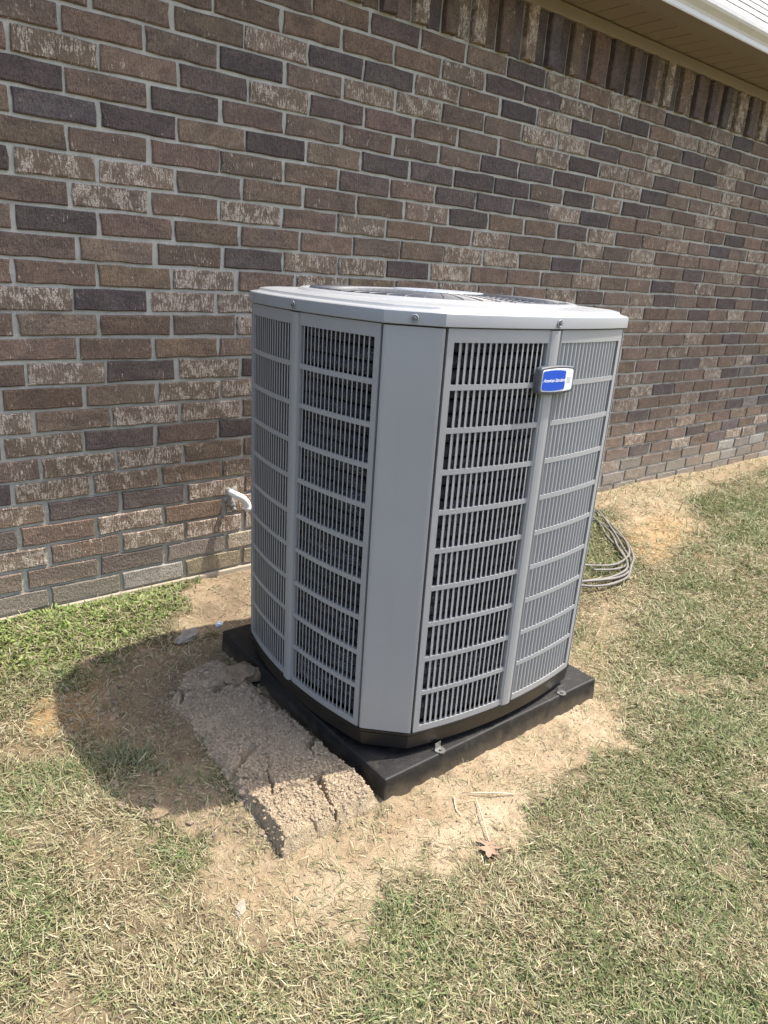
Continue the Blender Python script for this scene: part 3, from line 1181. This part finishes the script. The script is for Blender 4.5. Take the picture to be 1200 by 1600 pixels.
# hold-down clips
clip0 = None
for cx_, cy_, rz in ((-0.235, -0.452, 0.12), (0.275, -0.449, -0.15)):
    if clip0 is None:
        mb = MB()
        pts = [(-0.013, 0.012), (0.013, 0.012), (0.015, 0.0), (0.009, -0.012), (0.0, -0.0155), (-0.009, -0.012), (-0.015, 0.0)]
        V = [(x, y, z) for z in (0.0, 0.0022) for x, y in pts]
        n = len(pts)
        mb.add(V, [tuple(range(n))[::-1], tuple(n + i for i in range(n))] + [(i, (i + 1) % n, n + (i + 1) % n, n + i) for i in range(n)])
        mb.box(-0.011, 0.011, 0.0095, 0.012, 0.0022, 0.020)
        o = mb.build('hold_down_clip', M['steel'], ac)
        clip0 = o.data
        mb = MB()
        mb.tube([(0, -0.002, 0.0022), (0, -0.002, 0.0065)], 0.005, 6)
        b = mb.build('bolt', M['steel'], o)
    else:
        o = link('hold_down_clip', clip0, ac)
        link('bolt', b.data, o)
    o.location = (cx_, cy_, 0.0008)
    o.rotation_euler = (0, 0, rz)

# badge on the front rib
bp = Vector((*side_pt(0.0, 0, -0.012), 0))
badge_h = 0.989


def rounded(w, h, r, n=5, bulge=0.0):
    P = []
    for cx_, cy_, a0 in ((w / 2 - r, h / 2 - r, 0), (-w / 2 + r, h / 2 - r, 90), (-w / 2 + r, -h / 2 + r, 180), (w / 2 - r, -h / 2 + r, 270)):
        for i in range(n + 1):
            a = math.radians(a0 + 90 * i / n)
            x, y = cx_ + r * math.cos(a), cy_ + r * math.sin(a)
            P.append((x, y))
        # bulging long edges
        if a0 in (0, 180):
            for t in (0.25, 0.5, 0.75):
                sgn = 1 if a0 == 0 else -1
                x = sgn * (w / 2 - r) * (1 - 2 * t)
                P.append((x, sgn * (h / 2 + bulge * 4 * t * (1 - t))))
    return P


def plate(name, w, h, r, y0, y1, mat, parent, ox=0, oz=0, bev=0.0015, bulge=0.0):
    P = rounded(w, h, r, 5, bulge)
    Q = rounded(w - 2 * bev, h - 2 * bev, max(r - bev, 0.0005), 5, bulge)
    mb = MB()
    loft(mb, [[(x + ox, y0, z + oz) for x, z in P], [(x + ox, y1 + bev, z + oz) for x, z in P], [(x + ox, y1, z + oz) for x, z in Q]], True, True)
    return mb.build(name, mat, parent)


badge = plate('badge', 0.128, 0.064, 0.011, 0.012, -0.006, M['badge_rim'], ac, bev=0.003, bulge=0.003)
badge.location = (bp.x + 0.006, bp.y, badge_h)
badge.rotation_euler = (0, 0, 0)
plate('badge_plate', 0.114, 0.051, 0.007, -0.0055, -0.0072, M['white'], badge, bev=0.0006, bulge=0.0025)
plate('blue_panel', 0.083, 0.0455, 0.005, -0.0071, -0.0080, M['blue'], badge, ox=-0.0135, bev=0.0003, bulge=0.0022)


def lettering(body, size, x, z, parent, mat, shear=0.0, name='lettering', y=-0.0081, spacing=1.0):
    cu = bpy.data.curves.new(name, 'FONT')
    cu.body = body
    cu.size = size
    cu.shear = shear
    cu.align_x = 'CENTER'
    cu.align_y = 'CENTER'
    cu.extrude = 0.0002
    cu.offset = 0.00012
    cu.space_character = spacing
    o = bpy.data.objects.new(name, cu)
    me = bpy.data.meshes.new_from_object(o)
    bpy.data.objects.remove(o)
    me.materials.clear()
    me.materials.append(mat)
    o = link(name, me, parent)
    o.location = (x, y, z)
    o.rotation_euler = (math.pi / 2, 0, 0)
    return o


lettering('American Standard', 0.0114, -0.0135, 0.0, badge, M['white'], 0.35, spacing=0.9)
for zz, ww in ((0.0045, 0.013), (-0.0005, 0.012), (-0.0055, 0.013)):
    mb = MB()
    mb.box(0.0420 - ww / 2, 0.0420 + ww / 2, -0.0076, -0.0071, zz - 0.0009, zz + 0.0009)
    mb.build('print_line', M['grey_print'], badge)

# ------------------------------------------------------------------ pipe through the wall
pipe = empty('drain_pipe', (0.692, 0, 0.327))
tag(pipe, 'short white plastic elbow pipe sticking out of the brick wall', 'pipe')
mb = MB()
mb.tube(smooth_path([(-0.008, 0.03, 0.008), (-0.004, -0.02, 0.008), (0.004, -0.045, 0.005), (0.022, -0.056, -0.006), (0.037, -0.060, -0.026), (0.045, -0.061, -0.050)], 6), 0.0140, 14)
mb.build('elbow', M['pvc'], pipe, True)
mb = MB()
mb.tube([(0.0425, -0.0608, -0.042), (0.0475, -0.0612, -0.058)], 0.0165, 14)
mb.build('coupling', M['pvc'], pipe, True)
mb = MB()
for (dx, dz, r) in ((-0.012, 0.012, .022), (-0.016, -0.018, .018), (0.004, -0.045, .016), (0.010, -0.066, .012), (-0.004, -0.03, .02), (0.012, 0.02, .016)):
    V = []
    n = 12
    for k, (rr, y) in enumerate(((1.0, 0.006), (0.8, -0.003), (0.35, -0.006))):
        for i in range(n):
            a = 2 * math.pi * i / n
            w = rr * r * (1 + 0.22 * math.sin(3 * a + dx * 900))
            V.append((dx + w * math.cos(a), y, dz + w * math.sin(a)))
    F = [(k * n + i, k * n + (i + 1) % n, (k + 1) * n + (i + 1) % n, (k + 1) * n + i) for k in (0, 1) for i in range(n)]
    F.append(tuple(2 * n + i for i in range(n)))
    mb.add(V, F)
mb.build('caulk', M['caulk'], pipe, True)

# ------------------------------------------------------------------ hose
hose = empty('hose', (2.5, -0.6, -0.04))
tag(hose, 'grey hose coiled on the grass behind the air conditioner', 'hose')
for pts in ([(2.30, -0.62), (2.62, -0.36), (2.83, -0.22), (2.93, -0.245), (2.72, -0.49), (2.51, -0.71), (2.41, -0.82), (2.26, -0.90), (2.08, -0.90), (1.80, -0.75), (1.72, -0.5), (2.0, -0.32)],
            [(1.85, -0.40), (2.3, -0.22), (2.70, -0.19), (2.80, -0.29), (2.67, -0.515), (2.50, -0.68), (2.365, -0.825), (2.25, -0.84), (2.13, -0.80)],
            [(2.0, -0.25), (2.5, -0.24), (2.76, -0.33), (2.66, -0.60), (2.47, -0.79), (2.33, -0.87), (2.2, -0.93), (2.0, -0.92), (1.85, -0.8)],
            [(2.1, -0.5), (2.5, -0.30), (2.88, -0.19), (2.86, -0.33), (2.70, -0.56), (2.56, -0.70), (2.44, -0.78), (2.28, -0.80), (2.1, -0.70)],
            [(1.70, -0.7), (1.93, -0.83), (2.05, -0.86), (2.14, -0.895), (2.3, -0.87), (2.47, -0.73), (2.60, -0.55), (2.78, -0.33), (2.72, -0.15), (2.4, -0.14)]):
    k = random.uniform(0, 9)
    P = smooth_path([(x - 2.5, y + 0.6, 0.012 + 0.005 * math.sin(i * 1.7 + k)) for i, (x, y) in enumerate(pts)], 8)
    mb = MB()
    mb.tube(P, 0.0062, 8)
    mb.build('hose_strand', M['hose'], hose, True)

# ------------------------------------------------------------------ clay strip left of the pad
sx0, sx1, sy0, sy1 = 0.02, 0.392, -1.455, -0.52
NXc, NYc = 190, 470
gx = np.linspace(sx0, sx1, NXc)
gy = np.linspace(sy0, sy1, NYc)
X, Y = np.meshgrid(gx, gy)
edge = [(0.100, -1.432), (0.374, -1.428), (0.376, -1.30), (0.368, -1.15), (0.374, -1.0), (0.360, -0.86), (0.366, -0.70), (0.34, -0.60), (0.22, -0.60), (0.13, -0.72), (0.125, -0.95), (0.105, -1.15), (0.108, -1.30)]
wx = X + 0.006 * fbm(X * 36, Y * 36, 101, 4)
wy = Y + 0.007 * fbm(X * 36, Y * 36, 107, 4)
sdv = poly_sd(wx, wy, edge)
top = 0.042 - 0.014 * sstep(-1.25, -0.75, Y) - 0.018 * sstep(0.26, 0.11, X) * sstep(-1.42, -1.10, Y)
steep = 0.014 + 0.022 * sstep(-1.25, -0.8, Y)
hh = top * np.clip((sdv + 0.004) / steep, 0, 1) ** 0.7
wX = X + 0.02 * fbm(X * 14, Y * 14, 111, 3)
wY = Y + 0.02 * fbm(X * 14, Y * 14, 117, 3)
f1, f2 = voronoi(wX * 8.5 + 3, wY * 6.2, 121)
crack = 1 - sstep(0.0, 0.07 + 0.07 * vnoise(X * 30, Y * 30, 5), f2 - f1)
crack *= sstep(0.45, 0.62, vnoise(X * 11, Y * 11, 131))
lumpf = np.zeros_like(X)
for fq, am, sd_ in ((22, 0.0035, 141), (48, 0.0055, 145), (95, 0.0060, 149), (170, 0.0042, 155)):
    ax = X * fq + 0.9 * fbm(X * fq * .6, Y * fq * .6, sd_ + 1, 2)
    ay = Y * fq + 0.9 * fbm(X * fq * .6, Y * fq * .6, sd_ + 2, 2)
    q1, q2 = voronoi(ax, ay, sd_)
    m = 0.45 + 0.55 * sstep(0.3, 0.7, vnoise(X * fq * .22, Y * fq * .22, sd_ + 3))
    lumpf += am * m * (0.55 - q1)
hh = hh + sstep(-0.004, 0.012, sdv) * (0.008 * fbm(X * 10, Y * 10, 171, 4) + lumpf - 0.034 * crack)
gh = height(X, Y, False)
Zc = gh - 0.012 + np.where(sdv > -0.02, 0.012 + hh, 0) - 0.006 * (sdv < -0.004)
soil_ = np.array([0.57, 0.465, 0.345])
pale = np.array([0.47, 0.385, 0.26])
kk = sstep(-1.0, -1.4, Y)[..., None] * 0.8
colc = soil_ * (1 - kk) + pale * kk
colc = colc * (1 + 0.15 * fbm(X * 20, Y * 20, 181, 3)[..., None])
idx = np.arange(NXc * NYc).reshape(NYc, NXc)
Fq = np.stack([idx[:-1, :-1], idx[:-1, 1:], idx[1:, 1:], idx[1:, :-1]], -1).reshape(-1, 4)
keep = (sdv > -0.012)
kq = keep[:-1, :-1] | keep[1:, 1:]
Fq = Fq[kq.ravel()]
cm = fast_mesh('clay_strip', np.stack([X, Y, Zc], -1).reshape(-1, 3), [Fq], M['clay'], colc.reshape(-1, 3), False)
o = link('clay_strip', cm)
tag(o, kind='structure')

# ------------------------------------------------------------------ clods, stones, litter


def blob(r, seed, squash=0.7, sub=3, rough_=0.28):
    bm = bmesh.new()
    bmesh.ops.create_icosphere(bm, subdivisions=sub, radius=1)
    from mathutils import noise
    for v in bm.verts:
        p = v.co.copy()
        n = noise.fractal(p * 1.5 + Vector((seed, seed * 2, 0)), 0.8, 2.1, 4)
        c = noise.cell(p * 2.1 + Vector((seed, 0, seed)))
        v.co = p * r * (1 + rough_ * n + 0.12 * (c - .5))
        v.co.z *= squash
    V = [tuple(v.co) for v in bm.verts]
    F = [tuple(v.index for v in f.verts) for f in bm.faces]
    bm.free()
    return V, F


def lump_obj(name, x, y, r, seed, mat, squash=0.6, scale=(1, 1, 1), rz=0, lift=0.3, colr=None):
    V, F = blob(r, seed, squash)
    V = [(a * scale[0], b * scale[1], c * scale[2]) for a, b, c in V]
    o = mesh(name, V, F, mat)
    if colr is not None:
        a = o.data.attributes.new('col', 'FLOAT_COLOR', 'POINT')
        a.data.foreach_set('color', np.tile(np.array([*colr, 1], np.float32), len(V)))
    z = float(height(np.array([x]), np.array([y]))[0])
    o.location = (x, y, z + r * squash * lift)
    o.rotation_euler = (0, 0, rz)
    return o


tag(lump_obj('stone', 0.325, -0.385, 0.038, 3.1, M['stone'], 0.34, (1.5, 0.8, 1), 0.5), 'flat pale stone in shade near the pad corner by the wall', 'stone')
tag(lump_obj('stone', 0.452, -0.37, 0.013, 5.3, M['white'], 0.7, (1.3, 0.8, 1), 0.2, 0.9), 'tiny white chip lying beside the black pad corner', 'stone')
tag(lump_obj('stone', -0.045, -1.50, 0.014, 7.7, M['sand_stone'], 0.2, (1.6, 0.8, 1), 0.9, 0.1), 'pale flat stone in sandy soil in front of the clay strip', 'stone')
cc = (0.36, 0.28, 0.19)
tag(lump_obj('soil_clod', -0.085, -1.155, 0.020, 9.1, M['clay'], 0.6, (1.7, 0.9, 1), 0.5, 0.3, cc), 'brown soil clod at the sunlit front edge of the shadow', 'clod')
tag(lump_obj('soil_clod', 0.345, -0.755, 0.052, 12.4, M['clay'], 0.75, (1.25, 0.95, 1), 0.2, 0.9, (0.38, 0.29, 0.2)), 'biggest rough clay clod on the strip beside the black pad', 'clod')

# crumbs: too many to count
bv = []
for i in range(12):
    bm = bmesh.new()
    bmesh.ops.create_icosphere(bm, subdivisions=1, radius=1)
    rr_ = random.Random(40 + i)
    for v in bm.verts: v.co *= rr_.uniform(0.68, 1.2)
    bv.append((np.array([v.co[:] for v in bm.verts]), np.array([[v.index for v in f.verts] for f in bm.faces])))
    bm.free()
rc_ = np.random.default_rng(3)
cx_, cy_, cr_ = [], [], []


def scatter(n, x0, x1, y0, y1, poly, lo, r0_, r1_, pw):
    x = rc_.uniform(x0, x1, n)
    y = rc_.uniform(y0, y1, n)
    k = (poly_sd(x, y, poly) + 0.03 * fbm(x * 12, y * 12, 77, 3) > lo) & (rc_.random(n) < 0.25 + 1.1 * vnoise(x * 14, y * 14, 78))
    x, y = x[k], y[k]
    cx_.append(x)
    cy_.append(y)
    cr_.append(r0_ + r1_ * rc_.random(len(x)) ** pw)


scatter(20000, 0.08, 0.385, -1.45, -0.55, edge, -0.006, 0.0011, 0.0050, 3.4)      # over the clay strip
scatter(2600, 0.05, 0.385, -1.47, -0.5, edge, -0.05, 0.0012, 0.006, 4)            # spilled along its edges
scatter(3600, -0.2, 0.45, -1.42, -0.36, soil_shade, -0.03, 0.0013, 0.010, 6)
scatter(2500, -0.12, 1.4, -1.75, -1.38, soil_main, -0.02, 0.0008, 0.0038, 5)
scatter(900, 0.35, 1.2, -0.52, -0.03, soil_wall, 0.0, 0.001, 0.006, 5)
X_, Y_, R_ = np.concatenate(cx_), np.concatenate(cy_), np.concatenate(cr_)
k = ~((X_ > PADX0 - .004) & (X_ < PADX1 + .008) & (Y_ > PADY0 - .006) & (Y_ < PADY1 + .006))
X_, Y_, R_ = X_[k], Y_[k], R_[k]
Zg = height(X_, Y_)
iy = np.clip(((Y_ - sy0) / (sy1 - sy0) * (NYc - 1)).round().astype(int), 0, NYc - 1)
ix = np.clip(((X_ - sx0) / (sx1 - sx0) * (NXc - 1)).round().astype(int), 0, NXc - 1)
k = ~((crack[iy, ix] > 0.25) & (X_ > sx0) & (X_ < sx1) & (Y_ > sy0) & (Y_ < sy1))
X_, Y_, R_, Zg, ix, iy = X_[k], Y_[k], R_[k], Zg[k], ix[k], iy[k]
ins_ = (X_ > sx0) & (X_ < sx1) & (Y_ > sy0) & (Y_ < sy1) & keep[iy, ix]
Zg = np.where(ins_, np.maximum(Zg, Zc[iy, ix]), Zg)
VV, FF, CC = [], [], []
nv = 0
tone_g = np.array([0.42, 0.34, 0.245])
tone_c = np.array([0.59, 0.48, 0.35])
for q in range(12):
    m = np.arange(len(X_)) % 12 == q
    n = m.sum()
    P, Fv = bv[q]
    a = rc_.uniform(0, 6.28, n)
    e = rc_.uniform(0.75, 1.4, n)
    h = rc_.uniform(0.6, 0.95, n)
    px_ = P[None, :, 0] * e[:, None]
    py_ = P[None, :, 1] * np.ones((n, 1))
    ca, sa = np.cos(a)[:, None], np.sin(a)[:, None]
    r_ = R_[m][:, None]
    vx = X_[m][:, None] + r_ * (px_ * ca - py_ * sa)
    vy = Y_[m][:, None] + r_ * (px_ * sa + py_ * ca)
    vz = Zg[m][:, None] + r_ * (0.25 + P[None, :, 2] * h[:, None])
    VV.append(np.stack([vx, vy, vz], -1).reshape(-1, 3))
    FF.append((Fv[None] + (np.arange(n) * len(P))[:, None, None] + nv).reshape(-1, 3))
    nv += n * len(P)
    t_ = np.where(ins_[m][:, None], tone_c, tone_g) * rc_.uniform(0.75, 1.15, n)[:, None]
    CC.append(np.repeat(t_, len(P), 0))
me = fast_mesh('soil_crumbs', np.concatenate(VV), FF, M['clay'], np.concatenate(CC))
tag(link('soil_crumbs', me), 'loose soil crumbs on the bare ground around the pad', 'soil', kind='stuff')

# dry oak leaf
half = [(0.0, -0.046), (0.003, -0.030), (0.016, -0.028), (0.009, -0.018), (0.026, -0.010), (0.036, -0.013), (0.024, 0.000), (0.010, 0.004), (0.022, 0.016), (0.030, 0.018), (0.017, 0.026), (0.008, 0.026), (0.006, 0.040), (0.0, 0.048)]
bm = bmesh.new()
rows_ = []
cv = lambda x, y: 0.003 + 0.06 * abs(x) + 2.0 * (y * y) + 0.003 * math.sin(60 * x + 40 * y)
mid = [bm.verts.new((0, y, cv(0, y))) for _, y in half]
for sg in (-1, 1):
    vs = [bm.verts.new((sg * x * (1 if sg > 0 else .9), y, cv(x, y))) for x, y in half]
    for i in range(len(half) - 1):
        try:
            bm.faces.new((mid[i], vs[i], vs[i + 1], mid[i + 1])) if sg > 0 else bm.faces.new((mid[i], mid[i + 1], vs[i + 1], vs[i]))
        except Exception:
            pass
me = bpy.data.meshes.new('leaf')
bm.to_mesh(me)
bm.free()
me.materials.append(M['leaf'])
leaf = link('oak_leaf', me)
sm_ = leaf.modifiers.new('thick', 'SOLIDIFY')
sm_.thickness = 0.0006
leaf.location = (0.512, -1.690, float(height(np.array([0.512]), np.array([-1.69]))[0]) + 0.004)
leaf.rotation_euler = (0.12, -0.1, 2.2)
tag(leaf, 'curled reddish brown lobed oak leaf on the dry soil', 'leaf')


def twig(pts, r, label, name='twig'):
    P = []
    for x, y, dz in pts:
        P.append((x, y, float(height(np.array([x]), np.array([y]))[0]) + dz))
    mb = MB()
    mb.tube(smooth_path(P, 5), r, 6)
    o = mb.build(name, M['straw'], None, True)
    tag(o, label, 'twig')


twig([(0.560, -1.515, .006), (0.535, -1.55, .004), (0.53, -1.575, .005)], 0.0016, 'short pale dry stalk on bare soil in front of the pad')
twig([(0.60, -1.53, .008), (0.66, -1.575, .012), (0.70, -1.60, .006)], 0.0018, 'straight pale straw stalk lying crosswise on the sandy soil')
twig([(0.60, -1.555, .010), (0.56, -1.62, .014), (0.525, -1.675, .008)], 0.0016, 'long pale straw stalk pointing at the oak leaf')

# ------------------------------------------------------------------ grass


def make_blades(name, n_near, seed, mode):
    g = np.random.default_rng(seed)
    cell = 0.08
    xs = np.arange(-2.6, 8.5, cell)
    ys = np.arange(-4.2, 0.0, cell)
    GX, GY = np.meshgrid(xs, ys)
    GX = GX.ravel() + cell / 2
    GY = GY.ravel() + cell / 2
    d = np.sqrt((GX - CAM.x) ** 2 + (GY - CAM.y) ** 2 + CAM.z ** 2)
    lod = np.clip(1.9 / d, 0.0, 1.0) ** 1.7
    # outside the photograph's view a thinner lawn is enough
    dv = np.stack([GX - CAM.x, GY - CAM.y, np.full_like(GX, -0.05 - CAM.z)], -1)
    w = dv @ np.array(fw)
    px = 600 + 1109.1 * (dv @ np.array(rt)) / np.maximum(w, .05)
    py = 800 - 1109.1 * (dv @ np.array(up)) / np.maximum(w, .05)
    inv = (w > 0.1) & (px > -120) & (px < 1320) & (py < 1720)
    lam = n_near * cell * cell * lod * np.where(inv, 1.0, 0.3)
    cnt = g.poisson(lam)
    ii = np.repeat(np.arange(len(GX)), cnt)
    x = GX[ii] + g.uniform(-cell / 2, cell / 2, len(ii))
    y = GY[ii] + g.uniform(-cell / 2, cell / 2, len(ii))
    dd = d[ii]
    cov, gre, rus, lus, clm = fields(x, y)
    clump = 0.15 + 1.0 * vnoise(x * 26, y * 26, seed + 3) + 0.75 * vnoise(x * 60, y * 60, seed + 4)
    if mode == 'green':
        pr = cov ** 1.5 * gre * clump
    else:
        pr = (cov * (1 - 0.75 * gre) + 0.11) * clump
    okp = g.random(len(x)) < np.clip(pr, 0, 1)
    okp &= ~((x > PADX0 - .012) & (x < PADX1 + .012) & (y > PADY0 - .012) & (y < PADY1 + .012))
    okp &= y < -0.018
    okp &= poly_sd(x, y, edge) < -0.004
    x, y, dd, gre, lus, clm, cov = x[okp], y[okp], dd[okp], gre[okp], lus[okp], clm[okp], cov[okp]
    n = len(x)
    k = np.clip(dd / 2.0, 1, 3) ** 0.75
    ph = g.uniform(0, 2 * np.pi, n) + 0.0
    lowdir = 2 * np.pi * vnoise(x * 4, y * 4, seed + 9)
    usel = g.random(n) < 0.45
    ph = np.where(usel, lowdir + g.normal(0, 0.7, n), ph)
    if mode == 'green':
        lean = np.clip(g.normal(0.98, 0.33, n), 0.2, 1.5)
        Ln = (0.007 + 0.032 * g.random(n) ** 1.7) * (1 + 0.5 * clm)
        Ln = Ln * (1 - 0.45 * lus)
        wd = g.uniform(0.0012, 0.0030, n) * (1 + 1.7 * lus * (g.random(n) < 0.6))
        pal = np.array([[0.180, 0.215, 0.085], [0.125, 0.170, 0.058], [0.22, 0.245, 0.11], [0.155, 0.210, 0.078], [0.27, 0.265, 0.14]])
        c = pal[g.integers(0, len(pal), n)]
        lushc = np.array([[0.25, 0.33, 0.085], [0.17, 0.25, 0.06], [0.31, 0.38, 0.12]])[g.integers(0, 3, n)]
        c = c + (lushc - c) * (lus * 0.9)[:, None]
        clc = np.array([[0.20, 0.215, 0.125], [0.25, 0.26, 0.16]])[g.integers(0, 2, n)]
        c = c + (clc - c) * (clm * 0.8)[:, None]
    else:
        lean = np.clip(g.normal(1.24, 0.26, n), 0.4, 1.56)
        Ln = 0.005 + 0.032 * g.random(n) ** 2.0
        wd = g.uniform(0.0009, 0.0026, n)
        pal = np.array([[0.41, 0.355, 0.22], [0.34, 0.28, 0.165], [0.50, 0.45, 0.31], [0.31, 0.265, 0.15], [0.25, 0.19, 0.11], [0.37, 0.345, 0.205], [0.30, 0.295, 0.16]])
        c = pal[g.integers(0, len(pal), n)]
    c = c * g.uniform(0.7, 1.2, n)[:, None]
    Ln = Ln * k
    wd = wd * k
    curl = g.uniform(-0.25, 0.75, n)
    z0 = height(x, y) - 0.002 + g.uniform(0, 0.010, n) * cov * (0.5 if mode == 'green' else 1.0)
    dx, dy = np.cos(ph), np.sin(ph)
    side = ph + np.pi / 2 + g.normal(0, 0.25, n)
    sx, sy = np.cos(side), np.sin(side)
    tw = g.uniform(-0.7, 0.7, n)        # roll of the blade about its length
    sz = np.sin(tw)
    sx = sx * np.cos(tw)
    sy = sy * np.cos(tw)

    def at(t):
        an = lean + curl * t
        h = Ln * t * np.cos(an)
        r = Ln * t * np.sin(np.minimum(an, 1.9))
        return x + dx * r, y + dy * r, np.maximum(z0 + h, z0 - 0.002)
    V = np.zeros((n, 7, 3))
    for j, (t, ww) in enumerate(((0.0, 0.75), (0.4, 1.0), (0.75, 0.72))):
        px_, py_, pz_ = at(t)
        for q, sg in ((0, -1), (1, 1)):
            V[:, 2 * j + q, 0] = px_ + sg * sx * wd * ww / 2
            V[:, 2 * j + q, 1] = py_ + sg * sy * wd * ww / 2
            V[:, 2 * j + q, 2] = pz_ + sg * sz * wd * ww / 2
    px_, py_, pz_ = at(1.0)
    V[:, 6] = np.stack([px_, py_, pz_], -1)
    b = (np.arange(n) * 7)[:, None]
    Q = np.concatenate([b + np.array([[0, 1, 3, 2]]), b + np.array([[2, 3, 5, 4]])], 0)
    T = b + np.array([[4, 5, 6]])
    cc = np.repeat(c[:, None], 7, 1)
    if mode == 'green':      # dried tips
        drytip = (g.random(n) < 0.45)[:, None]
        cc[:, 6] = np.where(drytip, np.array([0.42, 0.36, 0.2]), cc[:, 6])
        cc[:, 0:2] *= 0.9
    me = fast_mesh(name, V.reshape(-1, 3), [Q, T], M['blade'], cc.reshape(-1, 3), False)
    o = link(name, me)
    tag(o, 'green grass blades growing through the dry lawn' if mode == 'green' else 'dry straw coloured grass lying over the lawn', 'grass', kind='stuff')
    return n


ng = make_blades('green_grass', 72000, 5, 'green')
nd = make_blades('dry_grass', 74000, 6, 'dry')
print('BLADES', ng, nd)
